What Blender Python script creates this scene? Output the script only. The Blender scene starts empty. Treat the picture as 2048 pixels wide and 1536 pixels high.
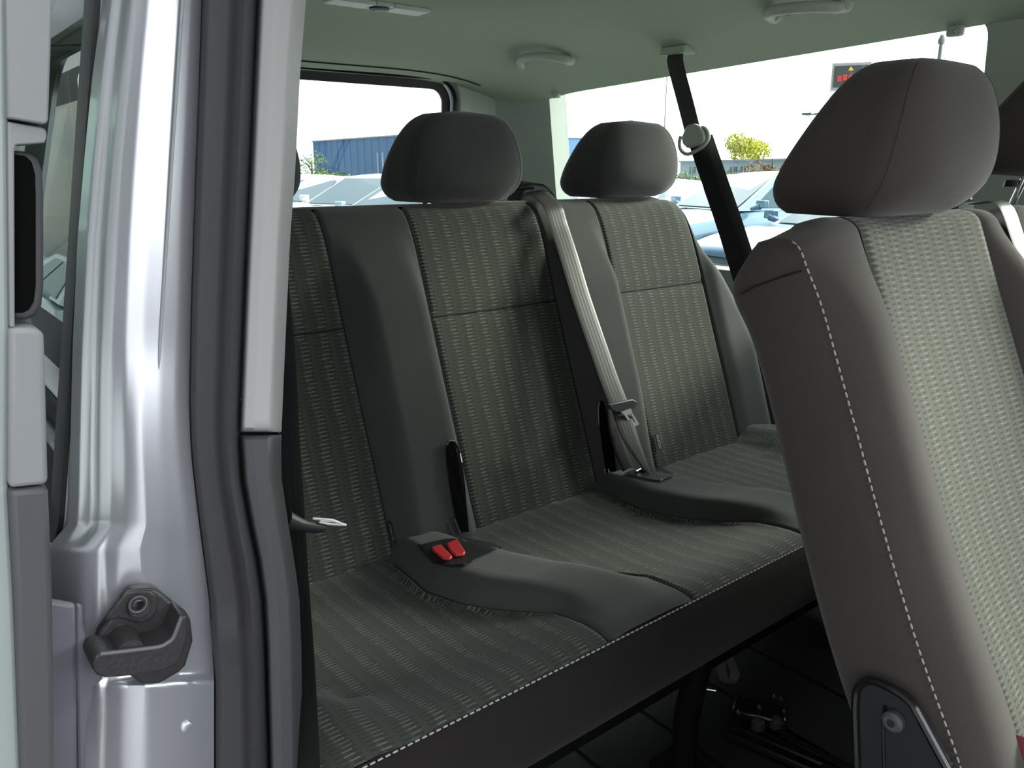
import bpy, math, random
import numpy as np
from mathutils import Vector, Matrix
random.seed(7)
SC = bpy.context.scene
COL = SC.collection
# ------------------------------------------------------------------ camera
F = 1600.0; CX, CY = 1024.0, 768.0
PITCH = math.atan(428 / 1600); HEAD = math.radians(141.4)
CAM = np.array([0, 0, 1.55])
_h = np.array([math.cos(HEAD), math.sin(HEAD), 0]); _r = np.array([_h[1], -_h[0], 0]); _z = np.array([0, 0, 1.0])
_fw = _h * math.cos(PITCH) - _z * math.sin(PITCH); _up = _h * math.sin(PITCH) + _z * math.cos(PITCH)
cam = bpy.data.cameras.new('camera'); camo = bpy.data.objects.new('camera', cam); COL.objects.link(camo)
cam.sensor_fit = 'HORIZONTAL'; cam.sensor_width = 36.0; cam.lens = 36.0 * F / 2048
cam.clip_start = 0.02; cam.clip_end = 2000
m = Matrix(((_r[0], _up[0], -_fw[0], 0), (_r[1], _up[1], -_fw[1], 0), (_r[2], _up[2], -_fw[2], CAM[2]), (0, 0, 0, 1)))
camo.matrix_world = m
SC.camera = camo
# ------------------------------------------------------------------ view, world, sun
SC.view_settings.view_transform = 'Standard'; SC.view_settings.look = 'None'
SC.view_settings.gamma = 1.0; SC.view_settings.use_curve_mapping = False
SC.view_settings.exposure = 1.0
SC.cycles.max_bounces = 10; SC.cycles.diffuse_bounces = 6; SC.cycles.glossy_bounces = 5
SC.cycles.transparent_max_bounces = 16; SC.cycles.use_denoising = True
SC.cycles.caustics_reflective = False; SC.cycles.caustics_refractive = False
W = bpy.data.worlds.new('sky'); SC.world = W; W.use_nodes = True
nt = W.node_tree; nt.nodes.clear()
def wn(t, **k):
    n = nt.nodes.new(t)
    for a, b in k.items(): setattr(n, a, b)
    return n
SUN = Vector((.265, .90, .34)).normalized()      # towards the hazy sun
tc = wn('ShaderNodeTexCoord'); mp = wn('ShaderNodeMapping'); mp.inputs['Scale'].default_value = (1, 1, 2.6)
nz = wn('ShaderNodeTexNoise'); nz.inputs['Scale'].default_value = 2.6; nz.inputs['Detail'].default_value = 8; nz.inputs['Roughness'].default_value = .58
rp = wn('ShaderNodeValToRGB'); rp.color_ramp.elements[0].position = .36; rp.color_ramp.elements[1].position = .60
rp.color_ramp.elements[0].color = (.52, .62, .75, 1); rp.color_ramp.elements[1].color = (1.0, 1.0, .97, 1)
bg = wn('ShaderNodeBackground'); bg.inputs['Strength'].default_value = 1.25
ow = wn('ShaderNodeOutputWorld')
nt.links.new(tc.outputs['Generated'], mp.inputs['Vector']); nt.links.new(mp.outputs['Vector'], nz.inputs['Vector'])
nt.links.new(nz.outputs['Fac'], rp.inputs['Fac']); 
vd = wn('ShaderNodeVectorMath', operation='DOT_PRODUCT'); vd.inputs[1].default_value = SUN; nt.links.new(tc.outputs['Generated'], vd.inputs[0])
mr = wn('ShaderNodeMapRange', interpolation_type='SMOOTHERSTEP'); mr.inputs['From Min'].default_value = -.75; mr.inputs['From Max'].default_value = 1.0; mr.inputs['To Min'].default_value = .24; mr.inputs['To Max'].default_value = 2.9
nt.links.new(vd.outputs['Value'], mr.inputs['Value'])
vs = wn('ShaderNodeVectorMath', operation='SCALE'); nt.links.new(rp.outputs['Color'], vs.inputs[0]); nt.links.new(mr.outputs[0], vs.inputs['Scale'])
nt.links.new(vs.outputs[0], bg.inputs['Color'])
nt.links.new(bg.outputs['Background'], ow.inputs['Surface'])
sl = bpy.data.lights.new('sun', 'SUN'); sl.energy = 2.8; sl.angle = math.radians(13); sl.color = (1, .96, .84)
so = bpy.data.objects.new('sun', sl); COL.objects.link(so); so.location = (20, 5, 30)
sd = SUN
so.rotation_euler = sd.to_track_quat('Z', 'Y').to_euler()

# ------------------------------------------------------------------ helpers
def ray(x, y): return _fw + _r * ((x - CX) / F) - _up * ((y - CY) / F)
def P(x, y, X=None, Y=None, Z=None, D=None):
    """pixel of the 2048x1536 photograph + a known coordinate -> point in the van's space"""
    d = ray(x, y)
    if X is not None: t = X / d[0]
    elif Y is not None: t = Y / d[1]
    elif Z is not None: t = (Z - CAM[2]) / d[2]
    else: t = D
    return CAM + d * t
def tag(o, label=None, cat=None, group=None, kind=None):
    if label: o['label'] = label
    if cat: o['category'] = cat
    if group: o['group'] = group
    if kind: o['kind'] = kind
    return o
def empty(name, loc, label=None, cat=None, group=None, kind=None):
    o = bpy.data.objects.new(name, None); COL.objects.link(o); o.location = Vector([float(v) for v in loc]); o.empty_display_size = .05
    return tag(o, label, cat, group, kind)
def wloc(o):
    v = Vector((0, 0, 0))
    while o is not None:
        v = v + o.location; o = o.parent
    return v
def mk(name, verts, faces, mat, parent=None, smooth=True, uv=None, label=None, sharp=None):
    """one mesh object; verts are given in world space, the origin goes to their centre"""
    V = np.array(verts, float); c = (V.min(0) + V.max(0)) / 2
    me = bpy.data.meshes.new(name); me.from_pydata((V - c).tolist(), [], [tuple(f) for f in faces])
    if uv is not None:
        l = me.uv_layers.new(name='uv')
        idx = np.zeros(len(me.loops), dtype=np.int32); me.loops.foreach_get('vertex_index', idx)
        l.data.foreach_set('uv', np.array(uv, dtype=np.float32)[idx].ravel())
    me.materials.append(M[mat]); me.validate()
    if smooth:
        me.polygons.foreach_set('use_smooth', [True] * len(me.polygons))
        me.set_sharp_from_angle(angle=math.radians(sharp if sharp else 40))
    me.update()
    o = bpy.data.objects.new(name, me); COL.objects.link(o)
    o.location = Vector([float(v) for v in c]) - (wloc(parent) if parent else Vector((0, 0, 0)))
    if parent: o.parent = parent
    if label: o['label'] = label
    return o
def bevel(o, w, seg=2):
    b = o.modifiers.new('bevel', 'BEVEL'); b.width = w; b.segments = seg; b.limit_method = 'ANGLE'; b.angle_limit = math.radians(35)
    return o
class MB:
    def __init__(s): s.v = []; s.f = []; s.u = []
    def add(s, v, f, u=None):
        k = len(s.v); s.v += [tuple(p) for p in v]; s.f += [tuple(i + k for i in q) for q in f]
        s.u += list(u) if u is not None else [(0, 0)] * len(v); return s
    def box(s, c, sx, sy, sz, R=None):
        v = [np.array((i * sx / 2, j * sy / 2, k * sz / 2)) for i in (-1, 1) for j in (-1, 1) for k in (-1, 1)]
        if R is not None: v = [R @ p for p in v]
        v = [p + np.array(c) for p in v]
        return s.add(v, [(0, 1, 3, 2), (4, 6, 7, 5), (0, 4, 5, 1), (2, 3, 7, 6), (0, 2, 6, 4), (1, 5, 7, 3)])
    def tube(s, pts, r, n=8, cap=True):
        pts = [np.array(p, float) for p in pts]; k = len(pts); rs = r if hasattr(r, '__len__') else [r] * k
        v = []; f = []; ref = None
        for i in range(k):
            t = pts[min(i + 1, k - 1)] - pts[max(i - 1, 0)]; t = t / (np.linalg.norm(t) + 1e-12)
            if ref is None: ref = np.array((0, 0, 1.)) if abs(t[2]) < .9 else np.array((1., 0, 0))
            a = np.cross(t, ref); a /= np.linalg.norm(a) + 1e-12; b = np.cross(a, t); ref = b
            for j in range(n):
                q = 2 * math.pi * j / n; v.append(pts[i] + rs[i] * (a * math.cos(q) + b * math.sin(q)))
        for i in range(k - 1):
            for j in range(n): f.append((i * n + j, i * n + (j + 1) % n, (i + 1) * n + (j + 1) % n, (i + 1) * n + j))
        if cap: f.append(tuple(range(n - 1, -1, -1))); f.append(tuple((k - 1) * n + j for j in range(n)))
        return s.add(v, f)
    def prism(s, poly, vec):
        """closed polygon of 3d points pushed along vec"""
        n = len(poly); vec = np.array(vec, float); v = [np.array(p, float) for p in poly]; v = v + [p + vec for p in v]
        f = [tuple(range(n)), tuple(range(2 * n - 1, n - 1, -1))] + [(i, i + n, (i + 1) % n + n, (i + 1) % n) for i in range(n)]
        return s.add(v, f)
    def grid(s, pts, uv=None):
        """pts[i][j] array of 3d points"""
        A = np.array(pts, float); n, k = A.shape[:2]
        f = [(i * k + j, i * k + j + 1, (i + 1) * k + j + 1, (i + 1) * k + j) for i in range(n - 1) for j in range(k - 1)]
        return s.add(A.reshape(-1, 3), f, None if uv is None else np.array(uv, float).reshape(-1, 2))
    def build(s, name, mat, parent=None, smooth=True, label=None, sharp=None, uv=True):
        return mk(name, s.v, s.f, mat, parent, smooth, s.u if uv else None, label, sharp)
def cat(pts, n):
    """Catmull-Rom through pts, n samples"""
    p = np.array(pts, float); p = np.vstack([2 * p[0] - p[1], p, 2 * p[-1] - p[-2]]); k = len(p) - 3
    out = []
    for s in np.linspace(0, k, n):
        i = min(int(s), k - 1); t = s - i; a, b, c, d = p[i:i + 4]
        out.append(.5 * (2 * b + (c - a) * t + (2 * a - 5 * b + 4 * c - d) * t * t + (3 * b - a - 3 * c + d) * t ** 3))
    return np.array(out)
def ss(a, b, x):
    t = min(max((x - a) / (b - a), 0), 1); return t * t * (3 - 2 * t)
def lerp(tab, y):
    return float(np.interp(y, [t[0] for t in tab], [t[1] for t in tab]))
def rounded(w, h, r, n=6):
    """rounded rectangle outline, centred, counter-clockwise"""
    out = []
    for cx, cy, a0 in ((w / 2 - r, h / 2 - r, 0), (-w / 2 + r, h / 2 - r, 90), (-w / 2 + r, -h / 2 + r, 180), (w / 2 - r, -h / 2 + r, 270)):
        for i in range(n + 1):
            a = math.radians(a0 + 90 * i / n); out.append((cx + r * math.cos(a), cy + r * math.sin(a)))
    return out
def copy_tree(o, parent=None):
    c = o.copy(); COL.objects.link(c); c.parent = parent
    for ch in list(o.children): copy_tree(ch, c)
    return c

# ------------------------------------------------------------------ materials
M = {}
class NB:
    def __init__(s, name):
        s.m = bpy.data.materials.new(name); s.m.use_nodes = True; s.t = s.m.node_tree; s.t.nodes.clear()
        s.out = s.t.nodes.new('ShaderNodeOutputMaterial'); s.b = s.t.nodes.new('ShaderNodeBsdfPrincipled')
        s.t.links.new(s.b.outputs[0], s.out.inputs[0]); M[name] = s.m
    def n(s, t, **k):
        x = s.t.nodes.new(t)
        for a, b in k.items(): setattr(x, a, b)
        return x
    def l(s, a, b): s.t.links.new(a, b)
    def math(s, op, a, b=0.0):
        x = s.n('ShaderNodeMath', operation=op)
        for i, q in enumerate((a, b)):
            if isinstance(q, (int, float)): x.inputs[i].default_value = q
            else: s.l(q, x.inputs[i])
        return x.outputs[0]
    def set(s, **k):
        for a, b in k.items(): s.b.inputs[a.replace('_', ' ')].default_value = b
        return s
    def mix(s, fac, a, b):
        x = s.n('ShaderNodeMix', data_type='RGBA')
        if isinstance(fac, (int, float)): x.inputs[0].default_value = fac
        else: s.l(fac, x.inputs[0])
        for i, q in ((6, a), (7, b)):
            if isinstance(q, tuple): x.inputs[i].default_value = (*q, 1)
            else: s.l(q, x.inputs[i])
        return x.outputs[2]
    def noise(s, scale, detail=3, rough=.5, obj=True, vec=None):
        x = s.n('ShaderNodeTexNoise'); x.inputs['Scale'].default_value = scale; x.inputs['Detail'].default_value = detail; x.inputs['Roughness'].default_value = rough
        if vec is None:
            t = s.n('ShaderNodeTexCoord'); vec = t.outputs['Object']
        s.l(vec, x.inputs['Vector']); return x.outputs['Fac']
    def bump(s, h, strength=.3, dist=.002):
        x = s.n('ShaderNodeBump'); x.inputs['Strength'].default_value = strength; x.inputs['Distance'].default_value = dist
        s.l(h, x.inputs['Height']); s.l(x.outputs[0], s.b.inputs['Normal'])
def plain(name, col, rough=.5, metal=0., grain=0., gscale=400, spec=.5, coat=0., sheen=0., bump=0.):
    q = NB(name); q.set(Base_Color=(*col, 1), Roughness=rough, Metallic=metal, Specular_IOR_Level=spec, Coat_Weight=coat, Sheen_Weight=sheen)
    if sheen: q.set(Sheen_Roughness=.5)
    if grain or bump:
        f = q.noise(gscale, 4)
        if grain:
            c = q.mix(f, tuple(v * (1 - grain) for v in col), tuple(min(1, v * (1 + grain)) for v in col)); q.l(c, q.b.inputs['Base Color'])
        if bump: q.bump(f, bump, .0015)
    return q
plain('headliner', (.42, .49, .385), .95, grain=.18, gscale=500, spec=.1, bump=.25)
plain('trim_light', (.36, .348, .346), .55, grain=.03, gscale=900, bump=.08, spec=.3)
plain('trim_dark', (.06, .059, .064), .5, grain=.1, gscale=900, bump=.15, spec=.4)
plain('pillar_grey', (.44, .49, .43), .7, grain=.05, gscale=700, spec=.2)
plain('seal_rubber', (.045, .043, .046), .55, grain=.08, gscale=600, spec=.3)
plain('rubber_black', (.02, .02, .02), .5, spec=.4)
plain('black_plastic', (.022, .022, .024), .45, grain=.15, gscale=600, spec=.45)
plain('black_gloss', (.012, .012, .013), .18, spec=.5)
plain('cast_black', (.03, .027, .028), .42, grain=.35, gscale=260, spec=.5, bump=.35)
plain('chrome', (.75, .77, .78), .18, 1.0)
plain('steel', (.42, .42, .43), .3, 1.0)
plain('red_plastic', (.60, .04, .05), .38, spec=.5)
plain('dull_red', (.20, .02, .03), .6)
plain('ring_plastic', (.42, .44, .39), .4, spec=.4)
plain('handle_plastic', (.50, .53, .47), .5, spec=.4)
plain('lamp_lens', (.66, .70, .66), .35, spec=.4)
plain('floor_mat', (.007, .006, .006), .6, grain=.6, gscale=90, spec=.35, bump=.5)
plain('frame_black', (.005, .005, .005), .7, spec=.15)
plain('stitch', (.45, .43, .41), .8)
plain('seam_dark', (.012, .012, .012), .9)
plain('tag_black', (.008, .008, .008), .7)
plain('tag_letter', (.36, .36, .34), .7)
plain('strap_grey', (.11, .105, .11), .8, grain=.2, gscale=500)
plain('asphalt', (.26, .26, .255), .9, grain=.25, gscale=3)
plain('blue_cladding', (.055, .16, .34), .6, grain=.04, gscale=2)
plain('pale_wall', (.36, .47, .48), .8); plain('roof_edge', (.30, .32, .33), .7); plain('window_far', (.07, .10, .12), .15)
plain('sign_white', (.8, .8, .78), .6); plain('sign_dark', (.06, .065, .07), .4); plain('sign_red', (.55, .05, .04), .5); plain('sign_yellow', (.75, .45, .05), .5); plain('sign_grey', (.33, .35, .34), .5)
plain('post_metal', (.16, .17, .18), .5, .6)
plain('bark', (.10, .075, .05), .9, grain=.3, gscale=20)
plain('leaf_yellow', (.42, .42, .03), .7, grain=.35, gscale=.8, spec=.2)
plain('leaf_green', (.13, .19, .045), .7, grain=.35, gscale=.8, spec=.2)
plain('leaf_rust', (.26, .16, .06), .7, grain=.35, gscale=.8, spec=.2)
plain('tyre', (.02, .02, .022), .8); plain('rim', (.4, .4, .42), .35, .9); plain('headlight', (.75, .80, .85), .08, spec=.8)
for nme, c in (('paint_blue', (.05, .13, .22)), ('paint_silver', (.50, .55, .58)), ('paint_white', (.78, .80, .80)), ('paint_teal', (.12, .24, .32)), ('paint_slate', (.16, .22, .27)), ('paint_pale', (.34, .46, .55))):
    plain(nme, c, .3, .1, coat=.9, spec=.5)
plain('car_glass', (.03, .075, .10), .06, spec=.35)
plain('void_shade', (.003, .003, .003), .95, spec=.05)  # near-black that stands for the shade inside openings
plain('trim_door', (.21, .213, .216), .55, grain=.03, gscale=900, bump=.08, spec=.3)
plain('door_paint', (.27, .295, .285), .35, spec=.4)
plain('flange_shaded', (.13, .13, .155), .45)  # silver flange lying in shade, darkened in its colour
plain('bright_metal', (.80, .81, .82), .35, .35)
plain('cast_edge', (.10, .098, .10), .5)
plain('web_black_base', (.01, .01, .01), .8)
# silver body paint
q = NB('silver_paint'); q.set(Base_Color=(.66, .66, .71, 1), Metallic=.75, Roughness=.34, Coat_Weight=.6, Coat_Roughness=.08)
f = q.noise(1500, 2); q.l(q.mix(f, (.60, .60, .65), (.72, .72, .77)), q.b.inputs['Base Color'])
# plain seat cloth
def cloth(name, col, sheen):
    q = NB(name); q.set(Roughness=.95, Specular_IOR_Level=.15, Sheen_Weight=sheen, Sheen_Roughness=.45)
    a = q.noise(1400, 2); b = q.noise(7, 3)
    k = q.math('MULTIPLY_ADD' if False else 'ADD', q.math('MULTIPLY', a, .6), q.math('MULTIPLY', b, .4))
    q.l(q.mix(k, tuple(v * .62 for v in col), tuple(v * 1.38 for v in col)), q.b.inputs['Base Color']); q.bump(a, .25, .001)
cloth('cloth_plain', (.060, .061, .058), .25)
cloth('cloth_side', (.075, .064, .059), .22)
cloth('cloth_skirt_shaded', (.021, .018, .018), .08)  # seat cloth with the shade under the cushion edge in its colour
# woven insert: uv is in metres (u across, v along)
def woven(name, base, light, dark, cu=.036, rv=.0066):
    q = NB(name); q.set(Roughness=.9, Specular_IOR_Level=.2, Sheen_Weight=.15)
    uvn = q.n('ShaderNodeUVMap'); sp = q.n('ShaderNodeSeparateXYZ'); q.l(uvn.outputs[0], sp.inputs[0])
    wob = q.noise(9, 2); u = q.math('ADD', q.math('DIVIDE', sp.outputs[0], cu), q.math('MULTIPLY', q.math('SUBTRACT', wob, .5), .25)); v = q.math('DIVIDE', sp.outputs[1], rv)
    col = q.math('FLOOR', u); fu = q.math('FRACT', u)
    par = q.math('MULTIPLY', q.math('MODULO', q.math('ABSOLUTE', col), 2.0), .5)
    fv = q.math('FRACT', q.math('ADD', v, par))
    row = q.math('FLOOR', q.math('ADD', v, par))
    rnd = q.n('ShaderNodeTexWhiteNoise', noise_dimensions='2D'); cb = q.n('ShaderNodeCombineXYZ'); q.l(col, cb.inputs[0]); q.l(row, cb.inputs[1]); q.l(cb.outputs[0], rnd.inputs['Vector'])
    jit = q.math('MULTIPLY', q.math('SUBTRACT', rnd.outputs['Value'], .5), .16)
    du = q.math('ABSOLUTE', q.math('SUBTRACT', q.math('ADD', fu, jit), .5)); dv = q.math('ABSOLUTE', q.math('SUBTRACT', fv, .5))
    L = q.math('MULTIPLY', q.math('LESS_THAN', du, .17), q.math('LESS_THAN', dv, .10))
    L = q.math('MULTIPLY', L, q.math('ADD', .5, q.math('MULTIPLY', rnd.outputs['Value'], .7)))
    fu2 = q.math('FRACT', q.math('ADD', q.math('MULTIPLY', u, 2.0), .25)); du2 = q.math('ABSOLUTE', q.math('SUBTRACT', fu2, .5)); dv2 = q.math('ABSOLUTE', q.math('SUBTRACT', q.math('FRACT', q.math('ADD', fv, .5)), .5))
    Dk = q.math('MULTIPLY', q.math('LESS_THAN', du2, .34), q.math('LESS_THAN', dv2, .17))
    n = q.noise(1300, 2)
    c = q.mix(n, tuple(x * .7 for x in base), tuple(x * 1.3 for x in base)); c = q.mix(Dk, c, dark); c = q.mix(L, c, light)
    q.l(c, q.b.inputs['Base Color']); q.bump(q.math('SUBTRACT', L, Dk), .5, .0012)
woven('cloth_woven', (.054, .057, .047), (.19, .197, .168), (.034, .036, .030))
woven('cloth_woven_lit', (.112, .112, .092), (.23, .23, .195), (.052, .052, .044), .036, .0068)  # same fabric as the bench, its brighter light put into the colour
# belt webbing: ribs along the strap (u across in metres)
def webbing(name, c0, c1, spec=.5, rough=.42):
    q = NB(name); q.set(Roughness=rough, Specular_IOR_Level=spec)
    uvn = q.n('ShaderNodeUVMap'); sp = q.n('ShaderNodeSeparateXYZ'); q.l(uvn.outputs[0], sp.inputs[0])
    w = q.math('ABSOLUTE', q.math('SUBTRACT', q.math('FRACT', q.math('DIVIDE', sp.outputs[0], .0078)), .5))
    k = q.math('FRACT', q.math('DIVIDE', sp.outputs[1], .0022)); h = q.math('ADD', q.math('MULTIPLY', w, 1.2), q.math('MULTIPLY', k, .3))
    q.l(q.mix(w, c0, c1), q.b.inputs['Base Color']); q.bump(h, .3, .0008)
webbing('web_grey', (.085, .085, .08), (.135, .135, .125), .4); webbing('web_dark', (.012, .012, .013), (.022, .022, .024), .15, .6); webbing('web_black', (.004, .004, .004), (.007, .007, .007), .2, .7); webbing('web_mid', (.036, .034, .032), (.055, .052, .05), .3, .5)
# window glass: thin pane, tinted see-through plus mirror-like surface
def pane(name, tint, ior=1.5):
    m_ = bpy.data.materials.new(name); m_.use_nodes = True; t = m_.node_tree; t.nodes.clear(); M[name] = m_
    o = t.nodes.new('ShaderNodeOutputMaterial'); mx = t.nodes.new('ShaderNodeMixShader'); tr = t.nodes.new('ShaderNodeBsdfTransparent'); gl = t.nodes.new('ShaderNodeBsdfGlossy'); fr = t.nodes.new('ShaderNodeFresnel')
    tr.inputs[0].default_value = (*tint, 1); gl.inputs['Roughness'].default_value = 0.0; gl.inputs[0].default_value = (.95, 1, .97, 1); fr.inputs[0].default_value = ior
    t.links.new(fr.outputs[0], mx.inputs[0]); t.links.new(tr.outputs[0], mx.inputs[1]); t.links.new(gl.outputs[0], mx.inputs[2]); t.links.new(mx.outputs[0], o.inputs[0])
pane('glass_clear', (.88, .95, .90)); pane('glass_tint', (.36, .46, .39), 3.4)

# ================================================================== THE SETTING
YC = 1.03
def zside(X): return 1.79 + (X + 2.1) * .037
def zceil(X, Y):
    d = min(abs(Y - YC) / .84, 1.0); zc = 1.95; zs = zside(X)
    z = zc - (zc - zs) * d ** 4.2
    if X < -1.95: z -= .115 * ss(-1.95, -2.40, X) ** 1.3 * (1 - .75 * d ** 3)
    return z
# ground
mk('ground', [(-160, -40, 0), (60, -40, 0), (60, 200, 0), (-160, 200, 0)], [(0, 1, 2, 3)], 'asphalt')
tag(bpy.data.objects['ground'], 'grey asphalt of the car park outside the van', 'ground', kind='structure')
# floor and sills
b = MB(); b.box((-.55, 1.03, .53), 3.7, 1.86, .04)
for i in range(9): b.box((-.55, .35 + i * .17, .552), 3.6, .03, .006)
tag(b.build('floor', 'floor_mat', smooth=False), 'black ribbed rubber floor of the van under the seats', 'floor', kind='structure')
# ceiling
xs = list(np.linspace(-2.40, -1.85, 16)) + list(np.linspace(-1.75, 1.3, 22)); ys = list(np.linspace(.19, 1.87, 45))
g = [[(x, y, zceil(x, y)) for y in ys] for x in xs]
b = MB(); b.grid(g); g2 = [[(x, y, zceil(x, y) + .05) for y in ys] for x in xs]; b.grid(g2)
ceil_o = b.build('ceiling', 'headliner'); tag(ceil_o, 'pale grey-green fabric headliner curving down to the windows', 'ceiling', kind='structure')
# a moulded seam of the headliner above the rear window
b = MB(); b.tube([(-2.30, y, zceil(-2.30, y) - .001) for y in np.linspace(.35, 1.70, 24)], .0022, 6)
b.build('headliner_seam', 'seam_dark', ceil_o)
b = MB(); b.tube([(x, 1.855 - .02 * ss(-2.2, -2.36, x), zceil(x, 1.84) - .004) for x in np.linspace(-2.34, -2.13, 8)], .0018, 6)
b.build('headliner_seam', 'seam_dark', ceil_o)

def plate(rect, hole, r, fn, th, n=7):
    """wall plate with a rounded opening; fn(a, b, depth) -> point"""
    a0, a1, b0, b1 = rect; h0, h1, k0, k1 = hole
    cx, cy = (h0 + h1) / 2, (k0 + k1) / 2; W_, H_ = h1 - h0, k1 - k0
    inner = [(cx + p, cy + q_) for p, q_ in rounded(W_, H_, r, n)]
    # densify straight runs
    pts = []
    for i, p in enumerate(inner):
        q_ = inner[(i + 1) % len(inner)]; L = math.hypot(q_[0] - p[0], q_[1] - p[1]); k = max(1, int(L / .08))
        for j in range(k): pts.append((p[0] + (q_[0] - p[0]) * j / k, p[1] + (q_[1] - p[1]) * j / k))
    outer = []
    for p in pts:
        dx, dy = p[0] - cx, p[1] - cy; s = 1e9
        if dx > 1e-9: s = min(s, (a1 - cx) / dx)
        if dx < -1e-9: s = min(s, (a0 - cx) / dx)
        if dy > 1e-9: s = min(s, (b1 - cy) / dy)
        if dy < -1e-9: s = min(s, (b0 - cy) / dy)
        outer.append((cx + dx * s, cy + dy * s))
    for c in ((a0, b0), (a0, b1), (a1, b0), (a1, b1)):
        i = min(range(len(outer)), key=lambda k: math.hypot(outer[k][0] - c[0], outer[k][1] - c[1])); outer[i] = c
    n_ = len(pts); v = []; f = []
    for loop, d in ((outer, 0), (pts, 0), (pts, th), (outer, th)): v += [fn(p[0], p[1], d) for p in loop]
    for k in range(4):
        for i in range(n_):
            j = (i + 1) % n_; kk = (k + 1) % 4
            f.append((k * n_ + i, k * n_ + j, kk * n_ + j, kk * n_ + i))
    return v, f, pts
def ring(pts, wid, fn, d0, d1, grow=0.):
    """flat-sided band following an opening: from outline pts inward by wid"""
    c = np.mean(pts, 0); n_ = len(pts); P_ = np.array(pts)
    t = np.roll(P_, -1, 0) - np.roll(P_, 1, 0); t /= np.linalg.norm(t, axis=1)[:, None] + 1e-9
    nn = np.stack([-t[:, 1], t[:, 0]], 1)      # inward for ccw
    o = P_ - nn * grow; i = P_ + nn * wid; mid = P_ + nn * wid * .5
    v = []; f = []
    loops = [(o, d0), (o, d1), (mid, d1 - (d1 - d0) * .0), (i, d1 + (d0 - d1) * .35), (i, d0)]
    for lp, d in loops: v += [fn(p[0], p[1], d) for p in lp]
    K = len(loops)
    for k in range(K):
        for j in range(n_):
            jj = (j + 1) % n_; kk = (k + 1) % K
            f.append((k * n_ + j, k * n_ + jj, kk * n_ + jj, kk * n_ + j))
    return v, f, i
def face_poly(pts, fn, d): return [fn(p[0], p[1], d) for p in pts], [tuple(range(len(pts)))]
# ---- left wall, two bays with panes
def WL(x, z, d): return (x, 1.87 + max(0, 1.80 - max(z, 1.22)) * .12 + d, z)
wl = empty('wall_left', (-.6, 1.95, .55), 'grey left side wall of the van with big side windows', 'wall', kind='structure')
wn_ = 0
for (x0, x1, h0, h1, lab) in ((-2.36, -.70, -2.145, -.775, 'large clear left side window behind the second headrests'), (-.70, .42, -.56, .30, 'left side window beside the second seat row'), (.42, 1.30, .52, 1.15, 'left front door window')):
    v, f, pts = plate((x0, x1, 1.20, 1.90), (h0, h1, 1.27, 1.86), .05, WL, .075)
    mk('upper_panel', v, f, 'pillar_grey', wl)
    wn_ += 1
    v, f = face_poly(pts, WL, .07)
    tag(mk('window_%d' % wn_, v, f, 'glass_clear', smooth=False), lab, 'window', kind='structure')
b = MB(); b.grid([[WL(x, z, 0) for z in (.5, .8, 1.1, 1.21)] for x in np.linspace(-2.4, 1.3, 8)]); b.grid([[WL(x, z, .08) for z in (.2, .8, 1.1, 1.21)] for x in np.linspace(-2.4, 1.3, 8)])
b.build('lower_panel', 'trim_dark', wl)
# ---- rear wall (tailgate) with the rear window
def WR(y, z, d): return (-2.36 - (1.80 - z) * .10 - d, y, z)
wr = empty('wall_rear', (-2.42, 1.03, .55), 'pale tailgate wall at the back of the van around the rear window', 'wall', kind='structure')
v, f, pts = plate((.15, 1.90, 1.12, 1.98), (.45, 1.645, 1.22, 1.850), .085, WR, .06, n=10)
mk('upper_panel', v, f, 'pillar_grey', wr)
v, f, inn = ring(pts, .012, WR, .0, -.012, .010); mk('window_gasket', v, f, 'black_gloss', wr)
v, f, inn2 = ring([tuple(p) for p in inn], .026, WR, .035, .02); mk('window_surround', v, f, 'seal_rubber', wr)
wn_ += 1; v, f = face_poly(inn2, WR, .03)
tag(mk('window_%d' % wn_, v, f, 'glass_clear', smooth=False), 'rear window with rounded black frame behind the bench', 'window', kind='structure')
b = MB(); b.grid([[WR(y, z, 0) for z in (.5, .8, 1.13)] for y in (.15, 1.0, 2.02)]); b.build('lower_panel', 'trim_dark', wr)
# ---- D-pillar trim in the rear left corner
b = MB(); cs = [(-2.362, 1.70), (-2.352, 1.76), (-2.345, 1.795), (-2.30, 1.83), (-2.22, 1.858), (-2.145, 1.868)]
zs_ = [1.12, 1.3, 1.5, 1.65, 1.78, 1.86]
b.grid([[(x - (1.80 - z) * .08 * ss(-2.2, -2.35, x), y + (1.80 - z) * .12 * ss(1.70, 1.80, y), z) for z in zs_] for x, y in cs])
tag(b.build('trim_1', 'pillar_grey', sharp=20), 'pale corner pillar trim between rear window and left side window', 'trim', kind='structure')
# ---- front end: bulkhead with windscreen opening, right front door
b = MB(); b.box((1.32, 1.03, .9), .06, 1.86, .75); b.box((1.12, 1.03, 1.10), .4, 1.7, .22)
tag(b.build('wall_front', 'trim_dark', smooth=False), 'dark dashboard and bulkhead at the front of the van', 'wall', kind='structure')
def WB(x, z, d): return (x, .16 + (z - 1.3) * .06 - d, z)
v, f, pts = plate((.52, 1.32, .5, 1.92), (.62, 1.22, 1.25, 1.80), .05, WB, .06)
tag(mk('door_2', v, f, 'trim_light'), 'closed front door of the van with its window open to view', 'door', kind='structure')
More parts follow.
